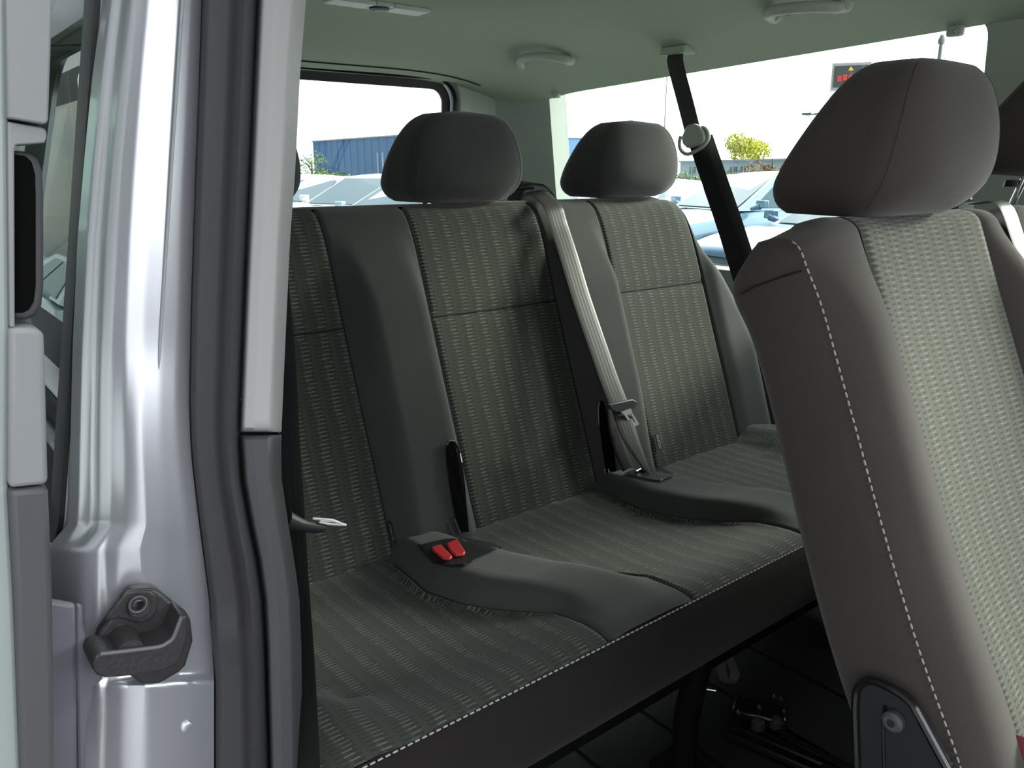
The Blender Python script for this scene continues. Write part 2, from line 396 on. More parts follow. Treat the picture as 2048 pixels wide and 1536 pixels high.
# ---- right rear quarter: outer skin with its window
def skin(z): return .089 + (max(z, 1.235) - 1.307) * .19 - max(0, 1.235 - z) * .05
def WS(x, z, d): return (x, skin(z) + d, z)
wrt = empty('wall_right', (-1.5, .12, .3), 'silver painted rear side of the van beside the open doorway', 'wall', kind='structure')
v, f, pts = plate((-2.40, -.662, .30, 2.02), (-2.22, -.664, 1.262, 1.80), .035, WS, .05)
mk('outer_skin', v, f, 'silver_paint', wrt)
v, f, inn = ring(pts, .066, WS, .02, -.004, .002); mk('window_band', v, f, 'rubber_black', wrt)
wn_ += 1; v, f = face_poly(inn, WS, .003)
tag(mk('window_%d' % wn_, v, f, 'glass_tint', smooth=False), 'tinted rear quarter window mirroring the sky behind the door', 'window', kind='structure')
# ---- silver door pillar (jamb), lofted
TA = [(-430, 244), (-100,  214), (0, 205), (150, 185), (300, 170), (480, 155), (700, 145), (1000, 138), (1050, 134), (1075, 112), (1100, 92), (1620, 80)]
TB = [(-430, 420), (-100,  407), (0, 403), (150, 398), (350, 390), (600, 382), (800, 378), (900, 381), (1000, 392), (1100, 405), (1200, 418), (1350, 428), (1620, 428)]
TD = [(-430, 542), (-100,  522), (0, 516), (300, 503), (600, 489), (865, 478), (960, 484), (1050, 500), (1120, 515), (1200, 526), (1300, 531), (1620, 540)]
TE = [(-430, 642), (-100,  619), (0, 612), (150, 600), (350, 590), (480, 580), (700, 570), (863, 563), (950, 562), (1050, 577), (1150, 593), (1200, 599), (1300, 603), (1620, 607)]
rows = [-420, -330, -250, -170, -90, -40] + list(range(0, 1060, 40)) + list(range(1050, 1130, 10)) + list(range(1140, 1330, 30)) + list(range(1336, 1392, 7)) + list(range(1400, 1640, 40)) + [1700, 1800, 1900, 2050, 2200, 2400]
rows = sorted(set(rows))
b = MB(); G = []
SX = [(0, -.655), (.04, -.645), (.09, -.632), (.14, -.629), (.19, -.627), (.24, -.616), (.32, -.607), (.45, -.601), (.60, -.598), (.75, -.599), (.9, -.603), (1.0, -.610)]
scol = sorted(set(list(np.linspace(0, 1, 41)) + [.68, .685, .69, .695, .705, .71, .715, .72]))
for y in rows:
    a, bb = lerp(TA, y), lerp(TB, y); row = []
    low = ss(1045, 1110, y)
    sg_ = .81 - .18 * (y / 1000)
    for s0 in scol:
        s = s0 / .7 * sg_ if s0 < .7 else sg_ + (s0 - .7) / .3 * (1 - sg_)
        X = lerp(SX, s)
        if s < .36: X = X * (1 - low) + low * (-.6045 - (.36 - s) ** 2 * .52)
        st = ss(1352, 1372, y - 18 * (1 - s) + 8) * ss(.22, .62, s); X += .009 * st
        X += .006 * math.sin(max(0, min(1, (y - 700) / 500)) * math.pi) * ss(.3, .6, s)
        row.append(P(a + (bb - a) * s, y, X=X))
    G.append(row)
b.grid(G); pil = b.build('door_pillar', 'silver_paint', wrt, sharp=60)
b = MB(); b.tube([P(365 - 68 * y / 1035, y, X=-.5985) for y in range(-400, 1040, 40)], .0011, 6); b.build('groove_line', 'roof_edge', wrt)  # grey bead drawn for a groove in the sheet, shading in its colour
# fender flange at the foot of the pillar, its shade put into a darker grey
b = MB(); b.prism([P(x, y, X=-.596) for x, y in ((70, 1188), (149, 1202), (151, 1300), (152, 1560), (60, 1560))], (.007, 0, 0)); bevel(b.build('flange', 'flange_shaded', wrt), .003)
b = MB(); b.prism([P(x, y, X=-.593) for x, y in ((150, 1202), (163, 1207), (166, 1245), (173, 1280), (188, 1320), (205, 1352), (188, 1370), (172, 1440), (168, 1560), (154, 1560))], (.004, 0, 0)); bevel(b.build('flange', 'flange_shaded', wrt), .003)
b = MB()
for x, y in ((322, 1408), (374, 1455)):      # pressed dimples in the sheet
    c = P(x, y, X=-.5905); b.tube([c + np.array((-.006, 0, 0)), c + np.array((.0, 0, 0)), c + np.array((.0005, 0, 0))], [.0042, .0042, .0034], 18)
b.build('pressed_dimple', 'silver_paint', wrt)
# rubber seal
b = MB(); G = []
SB = [(0, -.618), (.04, -.600), (.12, -.596), (.5, -.592), (.58, -.588), (.66, -.580), (.76, -.574), (.86, -.578), (.94, -.588), (1.0, -.604)]
for y in rows:
    a, d = lerp(TB, y), lerp(TD, y); bump = .006 * math.exp(-((y - 1275) / 22) ** 2)
    G.append([P(a + (d - a) * s - 3 * bump / .006 * (1 - s), y, X=lerp(SB, s) + bump * math.sin(s * math.pi)) for s in np.linspace(0, 1, 26)])
b.grid(G); tag(b.build('trim_2', 'seal_rubber', sharp=60), 'dark grey rubber door seal running down the silver pillar', 'door seal', kind='structure')
# pillar trims
ST = [(0, -.606), (.03, -.592), (.08, -.586), (.35, -.582), (.70, -.582), (.76, -.586), (.82, -.596), (1.0, -.655)]
def trim(name, y0, y1, mat, label):
    rr = [y0, y0 + 3, y0 + 9] + [y for y in rows if y0 + 20 < y < y1 - 15] + [y1 - 9, y1 - 3, y1]
    G = []
    for i, y in enumerate(rr):
        k = min(i, len(rr) - 1 - i); ins = (.014, .004, 0)[k] if k < 3 else 0
        d, e = lerp(TD, y) + 2, lerp(TE, y); row = []
        for s in np.linspace(0, 1, 30): row.append(P(d + (e - d) * s, y, X=lerp(ST, s) - ins))
        p = P(e, y, X=-.655); row += [p + np.array((-.10, .012, 0)), p + np.array((-.30, .014, 0))]
        G.append(row)
    b = MB(); b.grid(G); return tag(b.build(name, mat, sharp=50), label, 'trim', kind='structure')
trim('trim_3', -425, 864, 'trim_light', 'light grey upper pillar trim inside the doorway')
trim('trim_4', 870, 2390, 'trim_dark', 'dark grey lower pillar trim inside the doorway')

# ---- open sliding door at the far left
def din(z): return .070 + (z - 1.466) * .13
door = empty('door_1', (-1.05, .03, .4), 'open sliding door of the van with grey inner trim at the left edge', 'sliding door', kind='structure')
def WD(x, z, d): return (x, din(z) - .014 - d, z)
v, f, pts = plate((-1.64, -.53, .35, 1.98), (-1.56, -.555, 1.27, 1.765), .06, WD, .034)
mk('door_shell', v, f, 'silver_paint', door)
v, f, inn = ring(pts, .012, WD, .028, .008, .0); mk('window_gasket', v, f, 'rubber_black', door)
v, f = face_poly(inn, WD, .022); mk('window_pane', v, f, 'glass_clear', door, smooth=False)
def edge(name, poly, mat, x0=-.50, dep=.10, bw=.004, label=None):
    b = MB(); b.prism([P(x, y, X=x0) for x, y in poly], (-dep, 0, 0)); o = b.build(name, mat, door, label=label); return bevel(o, bw, 3)
edge('edge_flange', [(-120, -420), (8, -420), (15, -90), (18, 250), (21, 650), (18, 975), (30, 1200), (44, 1560), (85, 2300), (-60, 2300), (-120, 1640)], 'door_paint', -.508, .06, .003)
edge('upper_trim', [(5, -420), (118, -420), (108, -90), (105, 0), (97, 243), (90, 249), (16, 236)], 'trim_door', -.50, .05)
edge('trim_lip', [(16, 243), (88, 256), (93, 262), (94, 274), (90, 286), (32, 290), (29, 300), (30, 655), (20, 655), (17, 400)], 'trim_door', -.504, .05, .003)
edge('mid_trim', [(19, 657), (60, 656), (84, 661), (89, 672), (93, 800), (97, 960), (95, 970), (18, 978)], 'trim_door', -.50, .05, .005)
edge('lower_trim', [(18, 982), (92, 974), (98, 984), (103, 1100), (106, 1200), (109, 1420), (111, 1620), (118, 2300), (88, 2300), (42, 1540), (30, 1200)], 'trim_dark', -.50, .05)
# black grip with a raised rim
g_out = [(24, 300), (60, 304), (76, 316), (86, 345), (88, 400), (88, 575), (84, 612), (72, 632), (55, 640), (24, 640)]
edge('inner_grip', g_out, 'seal_rubber', -.512, .03, .003, 'black door grip with grey rim')
edge('inner_grip_recess', [(22, 308), (52, 312), (64, 324), (71, 350), (72, 400), (72, 570), (68, 604), (58, 620), (46, 626), (22, 626)], 'void_shade', -.5105, .02, .001)

# ================================================================== REAR BENCH
PITCHY = .47; GAPC = [.213, .683, 1.153, 1.623]      # centres of the plain panels between the woven inserts
INS = [(.298, .598), (.768, 1.068), (1.238, 1.530)]
BP = cat([(-1.035, .885), (-1.062, .945), (-1.108, 1.07), (-1.150, 1.18), (-1.192, 1.297), (-1.228, 1.40), (-1.250, 1.450), (-1.272, 1.478), (-1.305, 1.489), (-1.335, 1.482), (-1.355, 1.455), (-1.352, 1.40), (-1.315, 1.25), (-1.25, 1.05), (-1.19, .885)], 141)
bt = np.gradient(BP, axis=0); bt /= np.linalg.norm(bt, axis=1)[:, None]; BN = np.stack([bt[:, 1], -bt[:, 0]], 1)   # forward/up normal
BARC = np.concatenate([[0], np.cumsum(np.linalg.norm(np.diff(BP, axis=0), axis=1))])
NF = 75                                               # samples that make up the front and top
def hump_amp(z): return .046 * ss(1.47, 1.30, z) * (1 - .35 * ss(1.15, .93, z))
def boff(Y, z, back=False):
    if back: return 0.
    h = 0.
    for c in GAPC[1:3]:
        d = abs(Y - c); h = max(h, ss(.087, .045, d))
    if Y > INS[2][1]: h = max(h, .25 * ss(INS[2][1] - .003, INS[2][1] + .04, Y))
    if Y < INS[0][0]: h = max(h, ss(INS[0][0] + .003, INS[0][0] - .05, Y))
    o = hump_amp(z) * h
    for a, c in INS:
        if a < Y < c: o -= .006 * math.sin((Y - a) / (c - a) * math.pi)
    return o
def bend(z):
    return 1.575 + .110 * ss(1.45, 1.12, z)             # outer left end, wider towards the seat
def back_pt(i, Y, extra=0., seamd=1.):
    x, z = BP[i]; n = BN[i]; fr = 1 if i <= NF else 0
    o = (boff(Y, z) if fr else 0) + extra
    # rounded outer ends
    e = bend(z); rr = .05
    if Y > e - rr: o -= rr * (1 - math.sqrt(max(0, 1 - ((Y - e + rr) / rr) ** 2))) * (1 if fr else -.2)
    zz = z
    # rounded upper corner at the left end
    t = ss(1.46, 1.60, Y); zz = z - .07 * t * t * ss(1.30, 1.49, z)
    return np.array((x + n[0] * o, Y, zz + n[1] * o))
def dense(a, c, n=18):
    s = np.linspace(0, 1, n); base = list(a + (c - a) * s)
    return sorted(set([round(v, 5) for v in base + [a + .0015, a + .003, a + .006, a + .01, c - .01, c - .006, c - .003, c - .0015]]))
bench = empty('bench_seat', (-.95, .92, .57), 'dark grey three-seat rear bench with woven seat panels', 'bench seat')
iseam = int(np.argmin(np.abs(BP[:NF, 1] - 1.299)))
def back_panel(name, a, c, mat, i0, i1, mid=False, la=True, lc=True):
    ys = dense(a, c); rows_ = list(range(i0, i1 + 1)); G = []; U = []
    for i in rows_:
        row = []; u = []
        for Y in ys:
            g = 0
            if la: g = max(g, math.exp(-((Y - a) / .0035) ** 2))
            if lc: g = max(g, math.exp(-((Y - c) / .0035) ** 2))
            if mid: g = max(g, math.exp(-((BARC[i] - BARC[iseam]) / .006) ** 2))
            Yc_ = Y
            if not lc and Y == ys[-1]: pass
            row.append(back_pt(i, Yc_ if c < 1.6 else a + (Y - a) / (c - a) * (bend(BP[i][1]) - a), -.005 * g)); u.append((Y, BARC[i]))
        G.append(row); U.append(u)
    b = MB(); b.grid(G, U); return b.build(name, mat, bench, sharp=70)
back_panel('backrest_panel', .17, INS[0][0], 'cloth_plain', 0, NF, la=False)
for k in range(3):
    back_panel('backrest_insert', INS[k][0], INS[k][1], 'cloth_woven', 0, NF, True)
    if k < 2: back_panel('backrest_panel', INS[k][1], INS[k + 1][0], 'cloth_plain', 0, NF)
back_panel('backrest_panel', INS[2][1], 1.7, 'cloth_plain', 0, NF, lc=False)
b = MB(); b.grid([[back_pt(i, Y if Y < 1.6 else bend(BP[i][1])) for Y in np.linspace(.17, 1.615, 20)] for i in range(NF, len(BP))]); b.build('backrest_shell', 'cloth_side', bench)
b = MB()                                              # left end cheek
fr = [back_pt(i, bend(BP[i][1])) for i in range(0, NF + 1)]; bk = [np.array((BP[i][0], bend(BP[i][1]), BP[i][1] - .07 * ss(1.46, 1.60, bend(BP[i][1])) ** 2 * ss(1.30, 1.49, BP[i][1]))) for i in np.linspace(len(BP) - 1, NF, NF + 1).astype(int)]
b.grid([[p * (1 - t) + q_ * t for t in np.linspace(0, 1, 5)] for p, q_ in zip(fr, bk)]); b.build('side_cheek', 'cloth_side', bench)
# stitched cross seams
for k in range(3):
    b = MB(); b.tube([back_pt(iseam, Y, -.0035) for Y in np.linspace(INS[k][0] + .004, INS[k][1] - .004, 20)], .0016, 6); b.build('cross_seam', 'seam_dark', bench)
# piping-dark seam lines beside the inserts
for k in range(3):
    for Y in INS[k]:
        b = MB(); b.tube([back_pt(i, Y, -.0042) for i in range(0, NF - 4, 2)], .0016, 6); b.build('seam', 'seam_dark', bench)
def on_back(px, py, extra=.0):
    X = -1.15
    for _ in range(12):
        p = P(px, py, X=X); i = int(np.argmin(np.abs(BP[:62, 1] - p[2]))); q_ = back_pt(i, p[1], extra)
        X = X * .4 + .6 * (q_[0] + (p[2] - q_[2]) * -(.42))
    return P(px, py, X=X)
# ---- cushion
def yl(X): return lerp([(-1.10, .585), (-1.02, .578), (-.915, .566), (-.843, .587), (-.778, .628), (-.735, .664), (-.691, .672), (-.60, .668)], X)
def yr(X): return lerp([(-1.10, .700), (-.975, .716), (-.892, .745), (-.817, .777), (-.76, .815), (-.72, .838), (-.60, .838)], X)
CP = cat([(-1.10, .915), (-1.06, .935), (-.98, .946), (-.88, .950), (-.78, .955), (-.70, .963), (-.655, .966), (-.632, .960)], 46)
def cz(X, Y):
    z = float(np.interp(X, CP[:, 0], CP[:, 1]))
    for k in (-1, 0, 1, 2):
        a, c = yl(X) + k * PITCHY, yr(X) + k * PITCHY
        if a - .01 < Y < c + .01:
            amp = .026 * ss(-.66, -.80, X) + .004
            return z + amp * min(ss(a, a + .035, Y), ss(c, c - .05, Y))
    # bowl of each seat
    k = (Y - .683) / PITCHY; f = k - math.floor(k)
    return z - .010 * math.sin(math.pi * min(max(f, 0), 1)) * ss(-.64, -.75, X) * ss(-1.08, -.98, X)
def cush(name, fa, fb, mat, n=16, ea=True, eb=True):
    G = []; U = []; arc = 0; last = None
    for X in np.linspace(-1.10, -.634, 60):
        a, c = fa(X), fb(X); row = []; u = []
        z0 = float(np.interp(X, CP[:, 0], CP[:, 1]))
        arc = arc + (math.hypot(X - last[0], z0 - last[1]) if last else 0); last = (X, z0)
        for Y in dense(a, c, n):
            g = max(math.exp(-((Y - a) / .0035) ** 2) * ea, math.exp(-((Y - c) / .0035) ** 2) * eb)
            row.append((X, Y, cz(X, Y) - .005 * g)); u.append((Y, arc))
        G.append(row); U.append(u)
    b = MB(); b.grid(G, U); return b.build(name, mat, bench, sharp=70)
YL0, YR0 = .21, 1.70
cush('cushion_insert', lambda X: YL0, yl, 'cloth_woven', 24, False)
cush('cushion_panel', yl, yr, 'cloth_plain', 14)
cush('cushion_insert', yr, lambda X: yl(X) + PITCHY, 'cloth_woven', 24)
cush('cushion_panel', lambda X: yl(X) + PITCHY, lambda X: yr(X) + PITCHY, 'cloth_plain', 14)
cush('cushion_insert', lambda X: yr(X) + PITCHY, lambda X: YR0, 'cloth_woven', 24, True, False)
fp = cat([(-.634, .9595), (-.624, .950), (-.617, .930), (-.620, .89), (-.632, .85), (-.652, .825), (-.70, .812), (-.85, .815), (-1.08, .83)], 34)
b = MB(); b.grid([[(x, Y, z) for Y in np.linspace(YL0, YR0, 30)] for x, z in fp]); b.build('front_skirt', 'cloth_skirt_shaded', bench)
def stitches(name, pts, parent, L=.0065, gap=.0035, w=.0014, mat='stitch'):
    pts = np.array(pts); seg = np.linalg.norm(np.diff(pts, axis=0), axis=1); A = np.concatenate([[0], np.cumsum(seg)]); b = MB(); s = 0
    while s + L < A[-1]:
        p = np.array([np.interp(s, A, pts[:, k]) for k in range(3)]); q_ = np.array([np.interp(s + L, A, pts[:, k]) for k in range(3)])
        b.tube([p, p * .5 + q_ * .5, q_], [w * .7, w, w * .7], 5); s += L + gap
    return b.build(name, mat, parent)
stitches('stitching', [(-.632, Y, .9605) for Y in np.linspace(YL0, YR0, 60)], bench, .006, .003, .0013)
b = MB(); b.tube([(-.636, Y, .9598) for Y in np.linspace(YL0, YR0, 40)], .0016, 6); b.build('seam', 'seam_dark', bench)
for fn in (yl, yr):
    for k in (0, 1):
        b = MB(); b.tube([(X, fn(X) + k * PITCHY, cz(X, fn(X) + k * PITCHY) - .004) for X in np.linspace(-1.03, -.636, 34)], .0014, 6); b.build('seam', 'seam_dark', bench)
# frame under the cushion
b = MB(); b.box((-.88, .95, .775), .36, 1.42, .05); b.build('seat_frame', 'frame_black', bench, False)
for Y in (.36, .95, 1.55):
    for X in (-.72, -1.05):
        b = MB(); b.tube([(X, Y, .553), (X, Y, .66), (X + .02, Y, .79)], .022, 10); b.box((X, Y, .558), .09, .07, .014); b.build('leg', 'frame_black', bench)
# ---- headrests (thing part > posts)
def headrest(parent, xc, yc, zc, lean, w=.262, dep=.150, hgt=.172, mat='cloth_plain', name='headrest', posts=True):
    G = []; nz, na = 26, 44
    for i in range(nz + 1):
        s = -1 + 2 * i / nz; ex = 4.8 if s < 0 else 3.3; k = (1 - abs(s) ** ex) ** (1 / ex) if abs(s) < 1 else 0
        ww = (w / 2) * (1 - .16 * ss(-.3, 1, s) - .04 * ss(-.5, -1, s)) * max(k, .02)
        dd = (dep / 2) * (1 - .40 * ss(-.6, 1, s) - .08 * ss(-.5, -1, s)) * max(k, .02)
        z = zc + s * hgt / 2; xo = xc - lean * s * hgt / 2 + .010 * (1 - s * s)
        row = []
        for j in range(na):
            a = 2 * math.pi * j / na; ca, sa = math.cos(a), math.sin(a); p = 5.5
            r_ = (abs(ca) ** p + abs(sa) ** p) ** (-1 / p)
            xx = dd * r_ * ca; yy = ww * r_ * sa
            if ca > 0: xx -= .012 * (yy / (w / 2)) ** 2
            row.append((xo + xx, yc + yy, z))
        row.append(row[0]); G.append(row)
    b = MB(); b.grid(G); o = b.build(name, mat, parent, sharp=75)
    # seam between front panel and side panel
    for sg in (-1, 1):
        pts = []
        for i in range(2, nz - 1):
            row = G[i]; j = [k for k in range(na) if abs(k - (na * (.125 if sg > 0 else .875))) < .51][0]; pts.append(np.array(row[j]) + np.array((0, 0, 0)))
        q_ = MB(); q_.tube(pts, .0006, 5); q_.build('seam', 'cloth_side', o)
    if posts:
        for dy in (-.062, .062):
            q_ = MB(); q_.tube([(xc + lean * .03, yc + dy, zc - hgt * .42), (xc + lean * .09, yc + dy, zc - hgt / 2 - .055)], .0052, 10); q_.build('post', 'chrome', o)
            q_ = MB(); q_.tube([(xc + lean * .09, yc + dy, zc - hgt / 2 - .014), (xc + lean * .09, yc + dy, zc - hgt / 2 - .004)], [.013, .011], 12); q_.build('post_sleeve', 'black_plastic', o)
    return o
for yc in (.448, .912, 1.376): headrest(bench, -1.322, yc, 1.571, -.27, .258, .180, .172)
# ---- buckle pocket in the first cushion panel
def cpt(px, py, up=0.):
    Z = .97
    for _ in range(8):
        p = P(px, py, Z=Z); Z = cz(p[0], p[1]) + up
    return P(px, py, Z=Z)
def patch(name, poly, fn, up, mat, parent, rings=5):
    """thin skin following a curved surface inside a pixel outline"""
    c = np.mean(poly, 0); pts = []
    for i in range(len(poly)):
        p, q_ = np.array(poly[i], float), np.array(poly[(i + 1) % len(poly)], float)
        for t in (0, .25, .5, .75): pts.append(p + (q_ - p) * t)
    b = MB(); b.grid([[fn(*(c + (p - c) * k), up) for p in pts + pts[:1]] for k in np.linspace(.001, 1, rings)]); return b.build(name, mat, parent)
pocket = patch('buckle_pocket', [(838, 1090), (865, 1083), (895, 1077), (940, 1077), (990, 1087), (1003, 1094), (960, 1112), (925, 1131), (893, 1130), (862, 1112)], cpt, .004, 'black_plastic', bench)
for k, pl in enumerate((((862, 1099), (882, 1093), (905, 1117), (901, 1122), (885, 1121), (866, 1106)), ((892, 1092), (915, 1082), (931, 1108), (928, 1113), (911, 1115), (902, 1108)))):
    q_ = MB(); q_.prism([cpt(x, y, .005) for x, y in pl], (0, 0, .005)); bevel(q_.build('buckle_button', 'red_plastic', pocket, label='red buckle release button'), .002)
q_ = MB(); q_.tube([cpt(x, y, .005) for x, y in ((838, 1090), (868, 1124), (893, 1130), (926, 1131), (1000, 1095))], .0022, 6); q_.build('pocket_rim', 'black_gloss', pocket)
# second pocket where the middle belt is anchored
pocket2 = patch('belt_pocket', [(1248, 946), (1284, 933), (1318, 932), (1352, 949), (1322, 961), (1298, 958)], cpt, .004, 'black_plastic', bench)
q_ = MB(); q_.tube([cpt(x, y, .005) for x, y in ((1323, 960), (1352, 949))], .0022, 6); q_.build('pocket_rim', 'steel', pocket2)
q_ = MB(); q_.tube([cpt(x, y, .007) for x, y in ((1272, 944), (1282, 939), (1290, 943))], .003, 8); q_.build('anchor_bolt', 'steel', pocket2)
# ---- slots with metal lip between the backrests, dark inside painted as a black skin
def slot(name, rows_, rim, parent):
    b = MB(); b.grid([[on_back(xl + (xr - xl) * t, y, .004) for t in np.linspace(0, 1, 5)] for y, xl, xr in rows_]); o = b.build(name, 'void_shade', parent, False)
    q_ = MB(); q_.tube([on_back(x, y, .005) for x, y in rim], .0016, 6); q_.build('slot_rim', 'steel', o); return o
slot('backrest_slot', [(881, 899, 905), (885, 895, 910), (892, 893, 914), (905, 892, 919), (925, 893, 924), (950, 897, 928), (980, 901, 931), (1010, 906, 933), (1040, 912, 936), (1064, 922, 938)], [(893, 890), (899, 881), (908, 882), (915, 891), (920, 906), (924, 925)], bench)
slot('backrest_slot', [(802, 1199, 1206), (812, 1197, 1210), (830, 1197, 1214), (860, 1200, 1220), (890, 1204, 1226), (920, 1208, 1230), (945, 1212, 1233), (960, 1216, 1234)], [(1199, 804), (1197, 820), (1198, 850)], bench)
for (a, c) in (((909, 1038), (921, 1070)), ((1209, 938), (1216, 962)), ((1216, 938), (1224, 960))):
    q_ = MB(); q_.tube([on_back(*a, .006), on_back(*c, .006)], .0016, 6); q_.build('slot_wire', 'steel', bench)
# ---- cloth tags with lettering
def text_mesh(txt, size):
    cu = bpy.data.curves.new('letters', 'FONT'); cu.body = txt; cu.size = size; cu.align_x = 'CENTER'; cu.align_y = 'CENTER'
    ob = bpy.data.objects.new('letters', cu); COL.objects.link(ob); dg = bpy.context.evaluated_depsgraph_get(); me = bpy.data.meshes.new_from_object(ob.evaluated_get(dg))
    v = np.array([q_.co[:] for q_ in me.vertices]); f = [tuple(p.vertices) for p in me.polygons]
    bpy.data.objects.remove(ob); bpy.data.meshes.remove(me); bpy.data.curves.remove(cu); return v, f
def label_tag(px, py, h, w, face, parent, txt='ISOFIX'):
    """small sewn tag: its text runs up the backrest; face = (right, up, normal)"""
    R_, U_, N_ = [np.array(v) / np.linalg.norm(v) for v in face]; c = on_back(px, py, .006) + R_ * max(0, R_[0]) * w / 2
    b = MB(); b.prism([c + R_ * i * w / 2 + U_ * j * h / 2 for i, j in ((-1, -1), (1, -1), (1, 1), (-1, 1))], N_ * .0012); o = b.build('isofix_tag', 'tag_black', parent, False)
    v, f = text_mesh(txt, w * .85); v = [c + N_ * .0016 + U_ * p[0] - R_ * p[1] for p in v]
    mk('tag_lettering', v, f, 'tag_letter', o, False); return o
nb = np.array((.93, 0, .37))
label_tag(1317, 883, .036, .0125, ((0, 1, 0), (-.37, 0, .93), nb), bench)
label_tag(781, 1062, .034, .012, ((.80, .10, 0.), (-.37, 0, .93), (.125, -.99, .05)), bench)

# ================================================================== SECOND ROW: DOUBLE SEAT
row2 = empty('double_seat', (-.25, 1.21, .57), 'dark grey double seat of the second row with pale stitching, nearest on the right', 'car seat')
FP = cat([(-.135, .86), (-.205, .955), (-.245, 1.03), (-.287, 1.11), (-.330, 1.205), (-.372, 1.305), (-.412, 1.40), (-.447, 1.485)], 60)
ft = np.gradient(FP, axis=0); ft /= np.linalg.norm(ft, axis=1)[:, None]; FN = np.stack([ft[:, 1], -ft[:, 0]], 1)
FARC = np.concatenate([[0], np.cumsum(np.linalg.norm(np.diff(FP, axis=0), axis=1))])
def seat_section(i, extra_top):
    """columns of one seat section as (y, n): right cheek -> front -> left cheek"""
    z = FP[i][1]; a = .022 * ss(1.50, 1.38, z) * (1 - .25 * ss(1.1, .95, z)) + .006; dp = .096 + .014 * ss(1.45, 1.0, z)
    half = [(-.225, -dp), (-.238, -dp * .93), (-.246, -dp * .80), (-.250, -dp * .6), (-.251, -dp * .4), (-.250, -dp * .22), (-.247, -dp * .08), (-.243, 0.0),
            (-.239, .25 * a), (-.231, .62 * a), (-.218, .92 * a), (-.203, a), (-.186, .93 * a), (-.170, .62 * a), (-.158, .25 * a), (-.150, -.003),
            (-.146, .001), (-.135, .001), (-.10, -.004), (-.05, -.008), (0, -.009)]
    return half + [(-y, n) for y, n in half[-2::-1]]
SI = dict(cheek=(0, 7), bolster=(7, 15), insert=(15, 25), bolster2=(25, 33), cheek2=(33, 40))
def near_seat(yc, side_scale=1.0):
    G = []; arc = []
    rows_ = [(i, 0.) for i in range(len(FP))] + [(len(FP) - 1, t) for t in (.12, .25, .4, .55, .7, .82, .91, .97, 1.0)]
    T = np.array((ft[-1][0], 0, ft[-1][1]))
    for i, t in rows_:
        x, z = FP[i]; n = FN[i]; row = []
        R1, R2 = .026, .050
        for j, (y, d) in enumerate(seat_section(i, t)):
            depn = min(0, d); lift = t * .030
            # top rounding: front edge falls back, rear edge comes forward and the cheeks draw in
            k = 1 - math.sqrt(max(0, 1 - t * t))
            mid = -.05; d2 = d + (mid - d) * k * .95
            yy = y * (1 - .06 * k) if abs(y) > .2 else y
            yy += .016 * ss(.24, .17, abs(y))
            # rear upper corner is rounded off earlier than the front one
            sag = .022 * ss(-.04, -.11, d) * ss(1.30, 1.49, z) ** 2 + .035 * ss(.17, .25, abs(y)) * ss(1.38, 1.49, z) ** 2 * .5
            p = np.array((x + n[0] * d2, yc + yy, z + n[1] * d2)) + T * lift - np.array((0, 0, sag)); row.append(p)
        G.append(row); arc.append(FARC[i] + t * .035)
    return G, arc
def seat_part(G, arc, c, name, mat, yc, crop=None):
    a, e = SI[c]; g = [r_[a:e + 1] for r_ in G]; u = [[(p[1] + .003, s) for p in r_[a:e + 1]] for r_, s in zip(G, arc)]
    b = MB(); b.grid(g, u); return b.build(name, mat, row2, sharp=70)
for yc in (.970, 1.470):
    G, arc = near_seat(yc)
    seat_part(G, arc, 'cheek', 'backrest_side', 'cloth_side', yc); seat_part(G, arc, 'bolster', 'bolster', 'cloth_side', yc)
    seat_part(G, arc, 'insert', 'backrest_insert', 'cloth_woven_lit', yc); seat_part(G, arc, 'bolster2', 'bolster', 'cloth_side', yc); seat_part(G, arc, 'cheek2', 'backrest_side', 'cloth_side', yc)
    b = MB(); b.grid([[r_[0] * (1 - t) + r_[40] * t for t in np.linspace(0, 1, 6)] for r_ in G]); b.build('backrest_rear', 'cloth_side', row2)
    for j in (15, 25):
        b = MB(); b.tube([r_[j] + np.array((.0012, 0, 0)) for r_ in G[:-3]], .0016, 6); b.build('seam', 'seam_dark', row2)
    if yc < 1:
        stitches('stitching', [r_[7] + np.array((.0012, -.0016, 0)) for r_ in G[2:-4]], row2, .0055, .0030, .0011)
        b = MB(); b.tube([P(x, y, Y=.7186) for x, y in ((1482, 588), (1510, 573), (1560, 555), (1604, 541))], .0010, 6); b.build('seam', 'seam_dark', row2)
hrn = headrest(row2, -.488, .966, 1.582, -.31, .260, .176, .178, 'cloth_side'); headrest(row2, -.486, 1.468, 1.625, -.33, .262, .18, .172, 'cloth_side')
# cushion of the second row
cp2 = cat([(-.20, .93), (-.12, .955), (0, .962), (.14, .972), (.22, .968), (.245, .93), (.23, .86), (.10, .83), (-.2, .83)], 40)
b = MB(); b.grid([[(x, Y, z - .012 * abs(math.sin((Y - .72) / 1.0 * 2 * math.pi)) * ss(.24, .15, x)) for Y in np.linspace(.735, 1.705, 30)] for x, z in cp2], [[(Y, i * .012) for Y in np.linspace(.735, 1.705, 30)] for i in range(40)]); b.build('cushion', 'cloth_woven_lit', row2)
b = MB(); poly = [(x, .735, z) for x, z in cp2]; b.add(poly, [tuple(range(len(poly)))]); b.build('cushion_side', 'cloth_side', row2, False)
for Y in (.85, 1.58):
    for X in (-.12, .16):
        b = MB(); b.tube([(X, Y, .553), (X, Y, .84)], .022, 10); b.build('leg', 'frame_black', row2)
